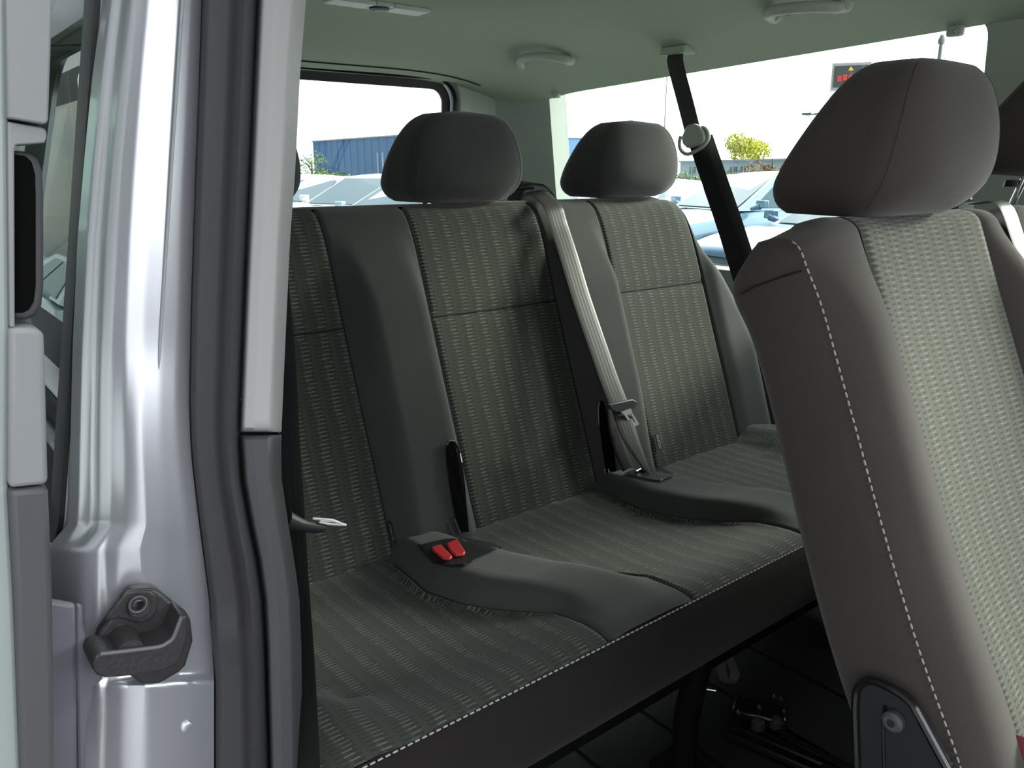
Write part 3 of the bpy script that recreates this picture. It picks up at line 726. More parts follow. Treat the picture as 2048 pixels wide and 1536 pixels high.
# hinge cover at the foot of the backrest
hc = [(1716, 1545), (1712, 1440), (1712, 1400), (1716, 1376), (1728, 1364), (1746, 1361), (1772, 1370), (1800, 1386), (1822, 1404), (1838, 1430), (1900, 1545)]
hp = [P(x, y, Y=.712) for x, y in hc]
b = MB(); b.prism(hp, (0, .02, 0)); cover = bevel(b.build('hinge_cover', 'black_plastic', row2), .003)
b = MB(); b.tube([p + np.array((0, -.001, 0)) for p in cat(hp, 40)], .0042, 8); b.build('cover_rim', 'black_gloss', cover)
b = MB(); b.tube([P(x, y, Y=.711) for x, y in ((1768, 1545), (1766, 1440), (1770, 1412))], .0016, 6); b.build('cover_rib', 'black_gloss', cover)
c = P(1790, 1440, Y=.712); b = MB(); b.tube([c, c + np.array((0, -.006, 0)), c + np.array((0, -.0085, 0))], [.0105, .0105, .0075], 20); bo = b.build('hinge_bolt', 'cast_edge', cover)
b = MB(); b.tube([c + np.array((0, -.0086, 0)), c + np.array((0, -.0092, 0))], .0042, 6); b.build('bolt_socket', 'black_plastic', bo)
# red release strap beside the hinge
sp_ = [P(x, y, Y=.80) for x, y in ((2006, 1462), (2022, 1488), (2036, 1520), (2050, 1560))]
b = MB(); b.grid([[p + np.array((dx, dx * .4, 0)) for dx in np.linspace(0, .03, 5)] for p in cat(sp_, 10)]); b.build('release_strap', 'dull_red', row2, label='dull red release strap')
# inner middle belt of the second row, lying over the backrest
def ribbon(b, pts, wids, wdirs, th=.0014):
    """strap: centre points, width vectors"""
    pts = np.array(pts); n_ = len(pts); A = np.concatenate([[0], np.cumsum(np.linalg.norm(np.diff(pts, axis=0), axis=1))])
    G = []; U = []
    for i in range(n_):
        w = np.array(wdirs[i], float); w /= np.linalg.norm(w); t = pts[min(i + 1, n_ - 1)] - pts[max(i - 1, 0)]; t /= np.linalg.norm(t); nn = np.cross(t, w); nn /= np.linalg.norm(nn) + 1e-9
        row = []; u = []
        for s in np.linspace(-1, 1, 9): row.append(pts[i] + w * s * wids[i] / 2 + nn * th * (1 - abs(s) ** 6)); u.append((s * .0235, A[i]))
        for s in np.linspace(1, -1, 9): row.append(pts[i] + w * s * wids[i] / 2 - nn * th * (1 - abs(s) ** 6)); u.append((s * .0235, A[i]))
        row.append(row[0]); u.append(u[0]); G.append(row); U.append(u)
    b.grid(G, U); return b
G, arc = near_seat(.970)
pp = [(-.49, 1.215, 1.505), (-.452, 1.212, 1.506), (-.425, 1.208, 1.46), (-.39, 1.212, 1.385), (-.352, 1.216, 1.295), (-.31, 1.22, 1.2), (-.262, 1.222, 1.1), (-.215, 1.225, 1.0)]
rb = empty('seat_belt', (-.22, 1.22, .98), 'grey belt strap lying between the two second-row backrests at the right edge', 'seat belt', 'seat belts')
b = MB(); q2 = cat(pp, 30); ribbon(b, q2, [.046] * 30, [(0, 1, 0)] * 30); b.build('webbing', 'web_grey', rb)
b = MB(); b.box((-.515, 1.215, 1.495), .03, .06, .03); bevel(b.build('belt_guide', 'rubber_black', rb), .006)

# ================================================================== BELTS OF THE REAR BENCH
mb = empty('seat_belt', (-1.0, 1.2, .96), 'grey middle belt crossing the bench backrest with metal tongue hanging', 'seat belt', 'seat belts')
top = [(-1.375, 1.118, 1.500), (-1.335, 1.128, 1.505)]
path = [on_back(x, y, .022) for x, y in ((1103, 410), (1118, 452), (1140, 520), (1161, 590), (1181, 650), (1200, 705), (1219, 760), (1237, 806))]
pts = cat([np.array(p) for p in top] + path, 44); wd = [np.array((0., 1., .12)) for _ in pts]
b = MB(); ribbon(b, pts, [.047] * 44, wd); b.build('webbing', 'web_grey', mb)
XT = on_back(1240, 812, .026)[0]; XE = cpt(1300, 950, .002)[0]
def tx(y, d=0.): return XT + (XE - XT) * min(max((y - 812) / 138, 0), 1) + d
lp = cat([P(x, y, X=tx(y)) for x, y in ((1239, 812), (1249, 845), (1262, 880), (1278, 912), (1291, 936), (1300, 949))], 26); wl_ = np.interp(np.linspace(0, 1, 26), [0, .35, .6, 1], [.046, .042, .028, .009])
b = MB(); ribbon(b, lp, wl_, [np.array((.25 * t, 1., .15 - .5 * t)) for t in np.linspace(0, 1, 26)]); b.build('webbing_end', 'web_mid', mb)
b = MB(); ribbon(b, cat([P(x, y, X=tx(y, -.03)) for x, y in ((1224, 815), (1228, 855), (1240, 900), (1256, 938))], 14), [.030] * 14, [(0, 1, .15)] * 14); b.build('webbing_back', 'web_dark', mb)
# tongue: shaped black head and bright blade with a slot
def quadbox(poly, nrm, th): b_ = MB(); b_.prism(poly, np.array(nrm) * th); return b_
hd_ = [P(x, y, X=XT + .006) for x, y in ((1212, 808), (1218, 806), (1260, 797), (1268, 801), (1269, 808), (1262, 816), (1252, 819), (1228, 824), (1217, 818))]
bevel(quadbox(hd_, (1, 0, 0), .008).build('tongue_head', 'trim_dark', mb), .002)
o4 = [(1241, 824), (1260, 817), (1263, 826), (1275, 845), (1275, 849), (1265, 853), (1261, 851), (1247, 830)]; i4 = [(1252, 829), (1259, 826), (1269, 843), (1263, 846)]
b = MB(); vo = [P(x, y, X=XT + .016) for x, y in o4]; h4 = [P(x, y, X=XT + .016) for x, y in i4]
b.add(vo + h4, [(0, 1, 9, 8), (1, 2, 9), (2, 3, 10, 9), (3, 4, 10), (4, 5, 11, 10), (5, 6, 11), (6, 7, 8, 11), (7, 0, 8)])
tg = b.build('tongue_blade', 'bright_metal', mb, False); sm = tg.modifiers.new('solid', 'SOLIDIFY'); sm.thickness = .003
# retractor housing on top of the bench
b = MB(); poly = [P(x, y, X=-1.385) for x, y in ((1008, 404), (1024, 366), (1034, 361), (1062, 363), (1072, 370), (1098, 404))]; b.prism(poly, (.045, 0, -.004)); ho = bevel(b.build('retractor_housing', 'black_plastic', mb), .006, 3)
b = MB(); b.tube([P(x, y, X=-1.338) for x, y in ((1026, 378), (1066, 376))], .0035, 8); b.build('housing_lip', 'black_gloss', ho)
# left belt from roof slot through a ring
lb = empty('seat_belt', (-1.2, 1.72, .95), 'dark belt hanging from the roof beside the left window through a pale ring', 'seat belt', 'seat belts')
A_ = P(1351, 128, Y=1.775); R_ = P(1388, 272, Y=1.80); B_ = P(1455, 470, Y=1.775); C_ = P(1510, 650, Y=1.77); D_ = np.array((-1.10, 1.77, .95))
pl = cat([A_ + np.array((0, 0, .03)), A_, A_ * .5 + R_ * .5, R_], 16); b = MB(); ribbon(b, pl, [.047] * 16, [(1, .25, .1)] * 16); b.build('webbing', 'web_mid', lb)
pl = cat([R_, R_ * .5 + B_ * .5, B_, C_, D_], 24); b = MB(); ribbon(b, pl, [.044] * 24, [(1, .25, .25)] * 24); b.build('webbing', 'web_dark', lb)
pl2 = pl + np.array([(.012, .03, 0)] * 24); b = MB(); ribbon(b, pl2[:20], [.044] * 20, [(1, .35, .2)] * 20); b.build('webbing', 'web_mid', lb)
# ring: two discs and an open loop
def disc(c, nrm, r, th, n=24, sq=1.0):
    c = np.array(c); nrm = np.array(nrm, float) / np.linalg.norm(nrm); b_ = MB(); b_.tube([c - nrm * th / 2, c - nrm * th * .35, c, c + nrm * th * .35, c + nrm * th / 2], [r * .8, r * .97, r, r * .97, r * .8], n); return b_
toc = -ray(1385, 270) / np.linalg.norm(ray(1385, 270))
cc = P(1384, 268, Y=1.785); b = MB()
blob = [(1366, 262), (1372, 250), (1384, 247), (1396, 252), (1404, 264), (1407, 278), (1400, 288), (1386, 293), (1372, 297), (1363, 288), (1361, 275)]
pb = [P(x, y, Y=1.77) for x, y in blob]; b.prism(pb, (.004, .02, 0)); rg = bevel(b.build('guide_plate', 'ring_plastic', lb), .007, 4)
b = MB(); lo = [P(x, y, Y=1.785) for x, y in ((1362, 272), (1359, 285), (1361, 298), (1368, 306), (1378, 308), (1392, 302), (1406, 292), (1416, 278), (1416, 266), (1410, 257), (1402, 255))]; b.tube(cat(lo, 40), .0052, 8); b.build('guide_loop', 'ring_plastic', rg)
b = MB(); sl_ = [P(x, y, Z=zside(-1.54) + .012) for x, y in ((1316, 131), (1402, 127), (1404, 133), (1330, 139))]; b.prism([A_ + np.array((dx, dy, .024)) for dx, dy in ((-.045, -.015), (.04, -.015), (.04, .04), (-.045, .04))], (0, 0, .02)); bevel(b.build('roof_slot_plate', 'headliner', lb), .004)
# right belt: black strap by the pillar; lower run paints in the dark gap
r3 = empty('seat_belt', (-.95, .42, .62), 'black belt strap hanging beside the light grey pillar with flat tongue', 'seat belt', 'seat belts')
bd = [(574, 560, -.99), (588, 700, -.97), (597, 860, -.96), (606, 1000, -.93), (613, 1170, -.83), (618, 1350, -.68), (624, 1600, -.575)]
pts = [P(x - 36, y, X=X) for x, y, X in bd]
b = MB(); ribbon(b, cat(pts, 30), [.047] * 30, [(.41, .91, 0)] * 30); b.build('webbing', 'web_black', r3)
b = MB(); b.tube([P(572, 1040, X=-.86), P(600, 1050, X=-.86), P(630, 1054, X=-.86), P(647, 1055, X=-.86)], [.012, .009, .0075, .0065], 12); b.build('tongue_head', 'black_plastic', r3)
b = MB()
for pl in (((625, 1037), (664, 1040), (682, 1047), (692, 1050)), ((638, 1044), (660, 1048), (692, 1050)), ((640, 1042), (664, 1042), (680, 1046))): b.tube(cat([P(x, y, X=-.855) for x, y in pl], 10), .0016, 6)
b.build('tongue_blade', 'bright_metal', r3)
b = MB(); b.tube([P(619, 1074, X=-.90), P(621, 1090, X=-.90)], .0014, 6); b.build('belt_stop', 'steel', r3)

# ================================================================== ROOF FITTINGS
def on_ceil(px, py):
    Z = 1.9
    for _ in range(30):
        p = P(px, py, Z=Z); Z = .5 * Z + .5 * zceil(p[0], p[1])
    return P(px, py, Z=Z)
def grab(name, trace, label):
    pts = [on_ceil(*p) for p in trace]; mid = np.mean(pts, 0)
    dzy = (zceil(mid[0], mid[1] + .02) - zceil(mid[0], mid[1] - .02)) / .04
    nrm = np.array((0, dzy, -1.)); nrm /= np.linalg.norm(nrm); k = len(pts)
    o = empty(name, mid, label, 'grab handle', 'roof grab handles')
    C_ = cat([p + nrm * (.002 + .020 * math.sin(math.pi * min(i, k - 1 - i) / (k - 1)) ** .6) for i, p in enumerate(pts)], 48)
    b = MB(); b.tube(C_, [.0135 - .0015 * math.sin(i / 47 * math.pi) for i in range(48)], 12); b.build('grip', 'handle_plastic', o)
    for p in (pts[0], pts[-1]):
        b = MB(); b.tube([p - nrm * .004, p + nrm * .010, p + nrm * .017], [.018, .017, .011], 16); b.build('handle_foot', 'handle_plastic', o)
    b = MB(); p = pts[0] * .8 + pts[-1] * .2; b.tube([p - nrm * .004, p + nrm * .003], [.012, .010], 12); b.build('screw_recess', 'black_plastic', o)
    return o
grab('grab_handle', ((1052, 131), (1043, 119), (1048, 106), (1068, 100), (1094, 98), (1120, 103), (1138, 111), (1139, 118)), 'pale curved grab handle on the roof over the rear corner pillar')
grab('grab_handle', ((1549, 29), (1538, 16), (1548, 5), (1572, -2), (1612, -6), (1652, -5), (1678, 1), (1690, 6)), 'pale grab handle at the top edge of the roof over the second headrests')
# ceiling lamp
lm = empty('ceiling_lamp', (-1.925, 1.10, 1.948), 'flat pale ceiling lamp with a round dark switch in the middle', 'ceiling lamp')
zl = zceil(-1.925, 1.10) - .004
def cl(x, y): return np.array((x, y, zceil(x, y)))
for name, y0, y1 in (('lens', .965, 1.075), ('lens', 1.125, 1.232)):
    b = MB(); b.prism([cl(x, y) + np.array((0, 0, .003)) for x, y in ((-1.945, y0), (-1.878, y0), (-1.878, y1), (-1.945, y1))], (0, 0, -.012)); bevel(b.build(name, 'lamp_lens', lm), .004)
b = MB(); b.prism([cl(x, y) + np.array((0, 0, .003)) for x, y in ((-1.945, 1.076), (-1.878, 1.076), (-1.878, 1.124), (-1.945, 1.124))], (0, 0, -.011)); bd = b.build('lamp_bridge', 'lamp_lens', lm)
c = cl(-1.911, 1.10); b = MB(); b.tube([c + np.array((0, 0, -.006)), c + np.array((0, 0, -.012)), c + np.array((0, 0, -.0135))], [.026, .025, .021], 24); sw = b.build('switch_ring', 'trim_dark', lm)
b = MB(); b.tube([c + np.array((0, 0, -.012)), c + np.array((0, 0, -.0155))], [.018, .016], 20); b.build('switch_button', 'pillar_grey', sw)
# blind hooks at the window corners
for (px, py, lab) in ((1113, 189, 'small pale blind hook at the rear upper corner of the left window'), (1911, 62, 'small pale blind hook at the front upper corner of the left window')):
    c = P(px, py, Y=1.862); o = empty('blind_hook', c, lab, 'hook', 'blind hooks at the window corners')
    b = MB(); b.box(c, .034, .018, .022); bevel(b.build('base', 'handle_plastic', o), .005)
    b = MB(); b.tube([c + np.array((.004, -.008, .0)), c + np.array((.01, -.018, -.002)), c + np.array((.018, -.018, -.012))], .004, 8); b.build('hook_tip', 'handle_plastic', o)

# ================================================================== DOOR CATCH ON THE PILLAR
dc = empty('door_catch', P(280, 1270, X=-.59), 'black cast door catch bolted to the silver pillar', 'door catch')
def zp(x, y): return (160 + x / 6.4, 1140 + y / 6.4)
pla = [(610, 190), (700, 175), (880, 168), (960, 205), (1320, 490), (1365, 570), (1395, 830), (1300, 1150), (1220, 1230), (1050, 1330), (960, 1375), (760, 1385), (690, 1340), (420, 1150), (240, 1020), (185, 900), (180, 800), (210, 720), (540, 260)]
b = MB(); b.prism([P(*zp(*p), X=-.596) for p in pla], (.011, 0, 0)); base = bevel(b.build('base_plate', 'cast_black', dc), .0025, 3)
def zx(p, X): return P(*zp(*p), X=X)
# raised boss around the bolt
b = MB(); b.prism([zx(p, -.586) for p in ((560, 260), (700, 235), (880, 235), (960, 300), (990, 400), (960, 520), (880, 610), (740, 660), (600, 620), (480, 590), (360, 620), (300, 640), (330, 560))], (.004, 0, 0)); bevel(b.build('bolt_boss', 'cast_black', dc), .0015)
def zdisc(name, c, rz, X0, X1, mat, n=26, parent=dc, taper=.9):
    c0 = zx(c, X0); r_ = np.linalg.norm(zx((c[0] + rz, c[1]), X0) - c0); b_ = MB(); d = X1 - X0
    b_.tube([c0, c0 + np.array((d * .7, 0, 0)), c0 + np.array((d, 0, 0))], [r_, r_, r_ * taper], n); return b_.build(name, mat, parent)
bl = zdisc('bolt_head', (740, 440), 150, -.584, -.578, 'cast_black'); zdisc('bolt_socket', (743, 440), 72, -.5782, -.5774, 'black_gloss', 10, bl)
b = MB(); c0 = zx((743, 440), -.577); b.tube([c0 + np.array((0, .006 * math.cos(a), .006 * math.sin(a))) for a in np.linspace(0, 2 * math.pi, 20)], .0007, 5); b.build('socket_rim', 'cast_edge', bl)
zdisc('roller', (525, 850), 185, -.588, -.562, 'cast_black')
arm = [(255, 1075), (400, 1050), (700, 1020), (1000, 980), (1100, 940), (1180, 880), (1240, 740), (1300, 590), (1360, 590), (1385, 820), (1290, 1150), (1210, 1230), (1090, 1290), (860, 1330), (560, 1368), (320, 1385), (220, 1350), (160, 1270), (150, 1200), (185, 1115)]
b = MB(); b.prism([zx(p, -.560) for p in arm], (-.030, 0, 0)); bevel(b.build('guide_arm', 'cast_black', dc), .0018, 3)
b = MB(); b.tube(cat([zx(p, -.5598) for p in ((255, 1078), (700, 1025), (1000, 985), (1110, 938), (1190, 870), (1245, 740), (1298, 600))], 30), .0016, 6); b.build('arm_edge', 'cast_edge', dc)

# ================================================================== UNDER THE BENCH
o = empty('pull_strap', P(1450, 1300, X=-.75), 'grey fabric pull loop hanging under the rear bench', 'strap')
lp = cat([P(x, y, X=-.75) for x, y in ((1436, 1262), (1452, 1300), (1466, 1335), (1470, 1348), (1462, 1364), (1450, 1362), (1444, 1345), (1441, 1318))], 26)
b = MB(); ribbon(b, lp, [.020] * 26, [(.4, .75, -.25)] * 26); b.build('webbing', 'strap_grey', o)
o = empty('release_rod', P(1410, 1378, Z=.60), 'thin shiny metal rod on the floor under the bench', 'rod')
b = MB(); b.tube([P(x, y, Z=.60) for x, y in ((1384, 1373), (1402, 1376), (1432, 1381))], .0028, 8); b.build('rod', 'chrome', o)
b = MB(); b.tube([P(1384, 1373, Z=.60), P(1376, 1345, Z=.66), P(1370, 1322, Z=.72)], .0024, 8); b.build('rod_arm', 'black_plastic', o)
o = empty('floor_latch', P(1530, 1410, Z=.556), 'small metal floor latch with worn fittings in front of the bench', 'latch')
b = MB(); b.box(P(1520, 1425, Z=.566), .10, .05, .022, np.array(Matrix.Rotation(.5, 3, 'Z'))); bevel(b.build('latch_body', 'black_gloss', o), .006)
for k, (x, y) in enumerate(((1548, 1390), (1562, 1395), (1568, 1420), (1518, 1412), (1476, 1422))):
    c = P(x, y, Z=.582); b = MB(); b.tube([c, c + np.array((.006, -.006, .001))], .0028, 8); b.build('pin', 'chrome', o)
for k, (x, y) in enumerate(((1517, 1443), (1553, 1440))):
    c = P(x, y, Z=.572); b = MB(); b.tube([c + np.array((0, 0, -.014)), c, c + np.array((0, 0, .005))], [.013, .012, .007], 12); b.build('knob', 'seal_rubber', o)
for k in range(2):
    a_ = P(1450 + 90 * k, 1455 + 8 * k, Z=.558); d_ = P(1640 + 60 * k, 1536 + 8 * k, Z=.558)
    o = empty('floor_rail', a_, ('dark seat rail in the floor left of the latch' if k == 0 else 'dark seat rail in the floor nearest the second row'), 'floor rail', 'floor rails')
    b = MB(); t = (d_ - a_) / np.linalg.norm(d_ - a_); s_ = np.cross(t, (0, 0, 1))
    for sg in (-1, 1): b.tube([a_ + s_ * sg * .012, d_ + s_ * sg * .012], .004, 6)
    b.build('rail', 'black_gloss', o)

# ================================================================== OUTSIDE
def car(name, label, paint, roof=1.48, L=4.4, hw=.90):
    r = empty(name, (0, 0, 0), label, 'car', 'parked cars'); bz = .98 * roof / 1.48
    # lower body: stations along x (front +), ring of half section points mirrored
    st = [(L / 2, .55, .62, .70), (L / 2 - .06, .40, .74, .80), (L / 2 - .35, .30, .84, .86), (L / 2 - .95, .26, .93, hw), (.80, .25, bz, hw), (.2, .25, bz + .03, hw), (-.8, .25, bz + .05, hw), (-L / 2 + .55, .28, bz + .06, hw), (-L / 2 + .12, .36, bz + .03, .86), (-L / 2, .50, .86, .78)]
    cx = cat([s for s in st], 46); G = []
    for x, zb, zt, w in cx:
        h = [(0, zb), (.8 * w, zb), (.97 * w, zb + .12), (w, zb + (zt - zb) * .45), (.985 * w, zb + (zt - zb) * .72), (.93 * w, zb + (zt - zb) * .93), (.84 * w, zt), (.4 * w, zt + .02), (0, zt + .03)]
        sec = cat(h, 17); ring_ = [(x, y, z) for y, z in sec] + [(x, -y, z) for y, z in sec[::-1][1:]]; G.append(ring_)
    b = MB(); b.grid(G); b.add(G[0], [tuple(range(len(G[0])))]); b.add(G[-1], [tuple(range(len(G[-1])))]); b.build('body', paint, r)
    # greenhouse: base and roof outlines
    xb0, xb1, xt0, xt1 = .92, -L / 2 + .32, .12, -L / 2 + 1.0
    def gh(s, t, o=0.):   # s 0..1 front->rear along the side, t 0..1 base->roof
        xb = xb0 + (xb1 - xb0) * s; xt = xt0 + (xt1 - xt0) * s; k = t; x = xb + (xt - xb) * k; w = hw * .86 + (hw * .64 - hw * .86) * t + o; z = bz + .02 + (roof - .05 - bz) * t; return x, w, z
    G = []
    for s in np.linspace(0, 1, 16):
        row = []
        for t in np.linspace(0, 1, 5): x, w, z = gh(s, t); row.append((x, w, z))
        x, w, z = gh(s, 1); e = 1 - (2 * s - 1) ** 4
        for q_ in np.linspace(.92, -.92, 9): row.append((x, w * q_, z + .05 * (1 - q_ * q_) * (.5 + .5 * e) + .012))
        for t in np.linspace(1, 0, 5): x, w, z = gh(s, t); row.append((x, -w, z))
        G.append(row)
    b = MB(); b.grid(G); b.add(G[0], [tuple(range(len(G[0])))]); b.add(G[-1], [tuple(range(len(G[-1])))]); b.build('cabin', paint, r)
    # windscreen and rear glass
    for s, o, nm in ((0, .012, 'windscreen'), (1, -.012, 'rear_glass')):
        b = MB(); g = []
        for t in np.linspace(.05, .95, 5):
            x, w, z = gh(s, t); g.append([(x + o, w * q_ * .92, z + .008) for q_ in np.linspace(-1, 1, 7)])
        b.grid(g); b.build(nm, 'car_glass', r)
    for sg in (-1, 1):
        for s0, s1 in ((.08, .46), (.50, .80)):
            b = MB(); g = []
            for t in np.linspace(.08, .90, 4):
                row = []
                for s in np.linspace(s0, s1, 5):
                    x, w, z = gh(s, t, .010); row.append((x, sg * w, z))
                g.append(row)
            b.grid(g); b.build('side_window', 'car_glass', r)
        b = MB(); b.tube([(.74, sg * (hw - .06), bz + .05), (.72, sg * (hw + .10), bz + .09)], [.03, .05], 8); b.box((.70, sg * (hw + .11), bz + .12), .09, .16, .10); bevel(b.build('mirror', paint, r), .03, 3)
        hl = [(L / 2 - .02, .45), (L / 2 - .08, .78), (L / 2 - .42, .885), (L / 2 - .40, .80), (L / 2 - .1, .5)]
        b = MB(); b.grid([[(x, sg * y, z) for z in (.66, .72, .78)] for x, y in ((L / 2 + .005, .50), (L / 2 - .03, .66), (L / 2 - .12, .80), (L / 2 - .34, .885))]); b.build('headlight', 'headlight', r)
        for x in (L / 2 - .85, -L / 2 + .82):
            b = MB(); c = np.array((x, sg * (hw - .10), .33)); n_ = np.array((0, sg, 0)); b.tube([c - n_ * .11, c - n_ * .1, c + n_ * .1, c + n_ * .112], [.29, .33, .33, .29], 24); wh = b.build('wheel', 'tyre', r)
            b = MB(); b.tube([c + n_ * .10, c + n_ * .118], [.22, .20], 20); b.build('wheel_rim', 'rim', wh)
            b = MB(); b.tube([np.array((x + .39 * math.cos(a), sg * (hw - .005), .33 + .39 * math.sin(a))) for a in np.linspace(0, math.pi, 14)], .025, 6); b.build('wheel_arch', 'black_plastic', r)
    b = MB(); b.box((L / 2 + .0, 0, .52), .03, 1.1, .16); bevel(b.build('grille', 'black_plastic', r), .02)
    b = MB(); b.box((L / 2 + .02, 0, .46), .02, .52, .11); b.build('number_plate', 'sign_white', r, False)
    return r
def gp(px, dist):
    """ground point on the view ray through column px at a horizontal distance"""
    d = ray(px, 340); d = d / np.linalg.norm(d[:2]); return np.array((d[0] * dist, d[1] * dist, 0.0))
def hz(px, py, dist):
    d = ray(px, py); return CAM[2] + dist / np.linalg.norm(d[:2]) * d[2]
def put(o, px, dist, ang):
    p = gp(px, dist); o.location = Vector((float(p[0]), float(p[1]), 0)); o.rotation_euler = (0, 0, math.radians(ang)); return o
CARS = [  # column, distance, heading, paint, roof, label
    (575, 19.5, 285, 'paint_slate', 1.42, 'dark slate car at the far left of the rear window'),
    (650, 17.0, 285, 'paint_silver', 1.40, 'silver car second from the left through the rear window'),
    (748, 14.3, 285, 'paint_white', 1.46, 'white car with large windscreen left of the middle headrest'),
    (842, 12.3, 285, 'paint_pale', 1.40, 'pale blue car partly hidden behind the middle headrest'),
    (1285, 15.5, 275, 'paint_silver', 1.36, 'silver car roof showing between headrest and hanging belt'),
    (1515, 12.6, 254, 'paint_teal', 1.50, 'blue-green crossover with side mirror seen through the left window'),
    (1775, 10.2, 258, 'paint_blue', 1.38, 'dark blue car with headlight just over the near seat')]
o = car('parked_car', 'dark car standing behind the van, mirrored in the tinted quarter window', 'paint_slate', 1.45); o.location = (-9.5, -2.1, 0); o.rotation_euler = (0, 0, 0)
for i, (px, d, a, pt, rf, lab) in enumerate(CARS): put(car('parked_car', lab, pt, rf), px, d, a)
# buildings
def wall_box(name, mat, parent, c, sx, sy, sz, rz, sm=False):
    b = MB(); b.box(c, sx, sy, sz, np.array(Matrix.Rotation(rz, 3, 'Z'))); return b.build(name, mat, parent, sm)
p0 = gp(629, 92); p1 = gp(860, 70); dv = p1 - p0; rz = math.atan2(dv[1], dv[0]); Lb = np.linalg.norm(dv); nv = np.array((-dv[1], dv[0], 0)) / Lb
if nv @ p0 < 0: nv = -nv
hb = 4.45
bb = empty('warehouse', (p0 + p1) / 2, 'large plain blue warehouse behind the parked cars in the rear window', 'building')
wall_box('wall', 'blue_cladding', bb, (p0 + p1) / 2 + nv * 12 + np.array((0, 0, hb / 2)), Lb, 24, hb, rz)
wall_box('roof_edge', 'roof_edge', bb, (p0 + p1) / 2 + nv * 12 + np.array((0, 0, hb + .06)), Lb + .2, 24.2, .12, rz)
for k in range(1, 16): wall_box('cladding_rib', 'blue_cladding', bb, p0 + dv * k / 16 - nv * .02 + np.array((0, 0, hb / 2)), .10, .08, hb - .1, rz)
for k in (.62, .66): wall_box('downpipe', 'paint_pale', bb, p0 + dv * k - nv * .08 + np.array((0, 0, 1.9)), .14, .14, 2.4, rz)
p0 = gp(1360, 105); p1 = gp(1640, 80); dv = p1 - p0; rz = math.atan2(dv[1], dv[0]); Lb = np.linalg.norm(dv); nv = np.array((-dv[1], dv[0], 0)) / Lb
if nv @ p0 < 0: nv = -nv
ob = empty('office_building', (p0 + p1) / 2, 'low pale blue-green office building below the yellow tree', 'building'); hb = 2.5
wall_box('wall', 'pale_wall', ob, (p0 + p1) / 2 + nv * 6 + np.array((0, 0, hb / 2)), Lb, 12, hb, rz); wall_box('roof_edge', 'roof_edge', ob, (p0 + p1) / 2 + nv * 6 + np.array((0, 0, hb + .05)), Lb + .4, 12.4, .18, rz)
for k in (.12, .46, .54, .70, .80, .9):
    w = wall_box('window', 'window_far', ob, p0 + dv * k - nv * .03 + np.array((0, 0, 1.55)), 1.5, .1, .7, rz); wall_box('window_frame', 'sign_white', w, p0 + dv * k - nv * .06 + np.array((0, 0, 1.55)), .08, .12, .7, rz)
# trees and shrubs
def foliage(b, c, rx, ry, rz_, n, s, rnd, lobes=7):
    L_ = [(np.array(c) + np.array((rnd.uniform(-.55, .55) * rx, rnd.uniform(-.55, .55) * ry, rnd.uniform(-.5, .6) * rz_)), rnd.uniform(.4, .62)) for _ in range(lobes)] + [(np.array(c), .75)]
    for _ in range(n):
        cc_, k = rnd.choice(L_); d = np.array([rnd.gauss(0, 1) for _ in range(3)]); d /= np.linalg.norm(d); q_ = cc_ + d * np.array((rx, ry, rz_)) * k * rnd.uniform(.55, 1.0) ** .5
        a = np.array([rnd.gauss(0, 1) for _ in range(3)]); a /= np.linalg.norm(a); e = np.cross(a, d); e /= np.linalg.norm(e) + 1e-9; a = np.cross(e, d) * .6 + a * .4; sz = s * rnd.uniform(.6, 1.3)
        b.add([q_ - a * sz, q_ + e * sz * .55, q_ + a * sz, q_ - e * sz * .55], [(0, 1, 2, 3)])
def tree(name, label, px, dist, top, wid, mat, n, leaf, trunk=.3, seed=1, cat_='tree', group=None):
    rnd = random.Random(seed); g_ = gp(px, dist); o = empty(name, g_, label, cat_, group); b = MB(); base = top * trunk
    b.tube([g_, g_ + np.array((.05, .02, top * .35)), g_ + np.array((.02, .08, top * .75))], [wid * .05, wid * .035, wid * .012], 8)
    for k in range(6):
        a = k * 1.05; h = top * (.35 + .07 * k); b.tube([g_ + np.array((0, 0, h)), g_ + np.array((math.cos(a) * wid * .3, math.sin(a) * wid * .3, h + wid * .2))], [wid * .02, wid * .006], 6)
    b.build('trunk', 'bark', o); b = MB(); foliage(b, g_ + np.array((0, 0, (base + top) / 2)), wid / 2, wid / 2, (top - base) / 2, n, leaf, rnd)
    f_ = b.build('foliage', mat, o, False); f_['kind'] = 'stuff'; return o
tree('broadleaf_tree', 'round yellow-green tree above the low office building', 1495, 118, 6.3, 7.0, 'leaf_yellow', 2600, .34, .22, 3)
tree('sparse_tree', 'sparse green tree at the left end of the blue warehouse', 622, 55, 2.75, 2.6, 'leaf_green', 800, .11, .12, 5)
tree('rusty_shrub', 'rust-tinted shrub in front of the office building beside the near headrest', 1545, 60, 2.15, 4.0, 'leaf_rust', 1200, .16, .1, 8, 'shrub')
for i, (px, d, tp, w_, sd, lab) in enumerate(((1375, 45, 1.45, 2.4, 11, 'low green shrub left of the hanging belt'), (1430, 50, 1.75, 2.6, 12, 'taller green shrub just right of the hanging belt'), (1465, 52, 1.6, 2.4, 13, 'green shrub below the office windows'), (1130, 40, 2.2, 2.2, 14, 'green bush at the rear edge of the left side window'), (660, 48, 1.7, 2.4, 15, 'small green bush below the sparse tree'))):
    tree('green_shrub', lab, px, d, tp, w_, 'leaf_green', 700, .13, .08, sd, 'shrub', 'green shrubs by the car park')
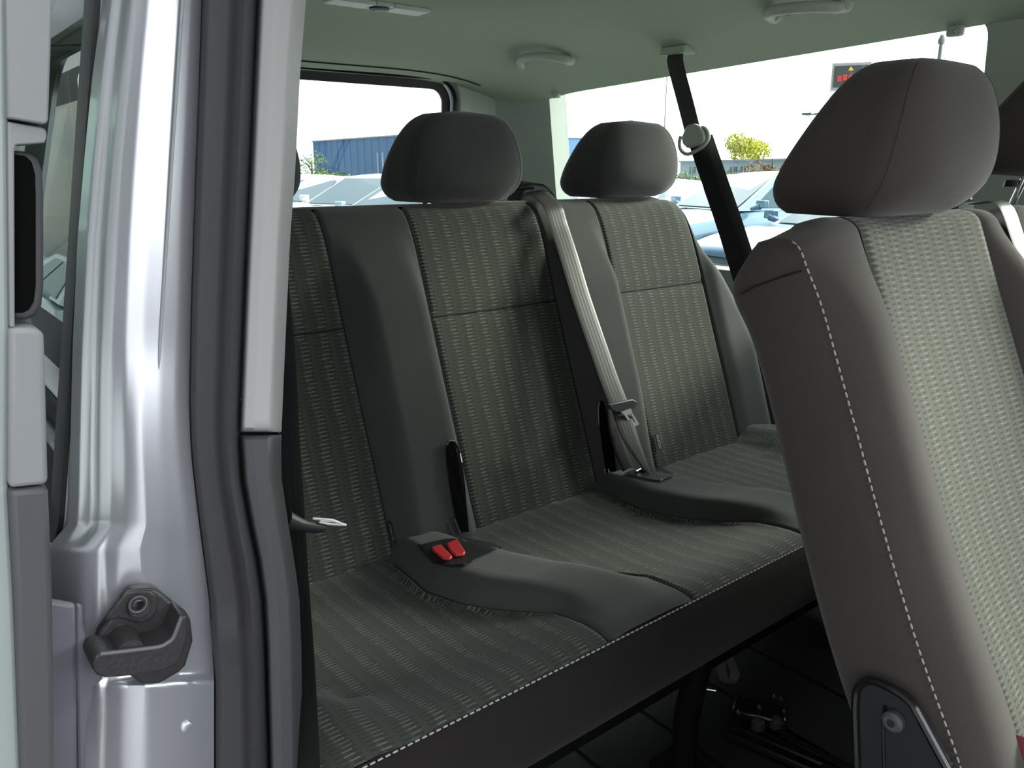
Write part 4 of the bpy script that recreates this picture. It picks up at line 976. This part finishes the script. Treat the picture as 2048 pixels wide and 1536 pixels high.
# pylon sign
g_ = gp(1682, 38); az = math.atan2(g_[1], g_[0]); fwd = -g_ / np.linalg.norm(g_); sd_ = np.array((-fwd[1], fwd[0], 0)); o = empty('pylon_sign', g_, 'tall white pylon sign with dark panel and red lettering', 'sign')
def sbox(name, mat, parent, u, z, w, h, dth, off): return wall_box(name, mat, parent, g_ + sd_ * u + fwd * off + np.array((0, 0, z)), dth, w, h, az)
s0, s1 = hz(1680, 181, 38), hz(1680, 127, 38); sm_ = (s0 + s1) / 2; sh_ = s1 - s0
sbox('pylon', 'sign_white', o, 0, s0 / 2, 1.5, s0, .3, 0); pn = sbox('sign_panel', 'sign_grey', o, 0, sm_, 1.5, sh_, .34, .0); sbox('panel_face', 'sign_dark', pn, 0, sm_, 1.3, sh_ * .78, .04, .18)
for k in range(5): sbox('red_letter', 'sign_red', pn, -.42 + k * .21, sm_ - .08 + (.04 if k % 2 else 0), .17, .24, .03, .205)
b = MB(); c = g_ + fwd * .21 + np.array((0, 0, sm_ + .22)); b.add([c + sd_ * .1, c - sd_ * .02 + np.array((0, 0, .16)), c - sd_ * .12], [(0, 1, 2)]); b.build('yellow_mark', 'sign_yellow', pn, False)
# poles
def pole(px, dist, ytop, label, arm=None, r_=.06):
    g_ = gp(px, dist); top_ = hz(px, ytop, dist); o = empty('lamp_post', g_, label, 'lamp post', 'lamp posts')
    b = MB(); b.tube([g_, g_ + np.array((0, 0, top_ * .5)), g_ + np.array((0, 0, top_))], [r_, r_ * .8, r_ * .55], 10); b.build('pole', 'post_metal', o)
    b = MB(); t = g_ + np.array((0, 0, top_)); b.tube([t, t + np.array((0, 0, .12)), t + np.array((0, 0, .3))], [r_ * .9, r_ * 1.1, r_ * .5], 10); b.build('lamp_head', 'post_metal', o)
    return o
pole(1325, 30, 136, 'thin grey lamp post seen just left of the hanging belt', r_=.03); pole(1850, 34, 90, 'dark lamp post tip above the near headrest', r_=.12)
g_ = gp(1640, 30); tz = hz(1620, 228, 30); o = empty('street_lamp', g_, 'street lamp arm reaching out left of the near headrest', 'street lamp'); e1 = gp(1608, 30)
b = MB(); b.tube([g_, g_ + np.array((0, 0, tz))], [.07, .05], 8); b.build('pole', 'post_metal', o); b = MB(); b.tube([g_ + np.array((0, 0, tz)), e1 + np.array((0, 0, tz + .02))], .03, 8); b.build('arm', 'post_metal', o); b = MB(); b.box(e1 + np.array((0, 0, tz)), .35, .35, .08); bevel(b.build('lamp_head', 'post_metal', o), .02)
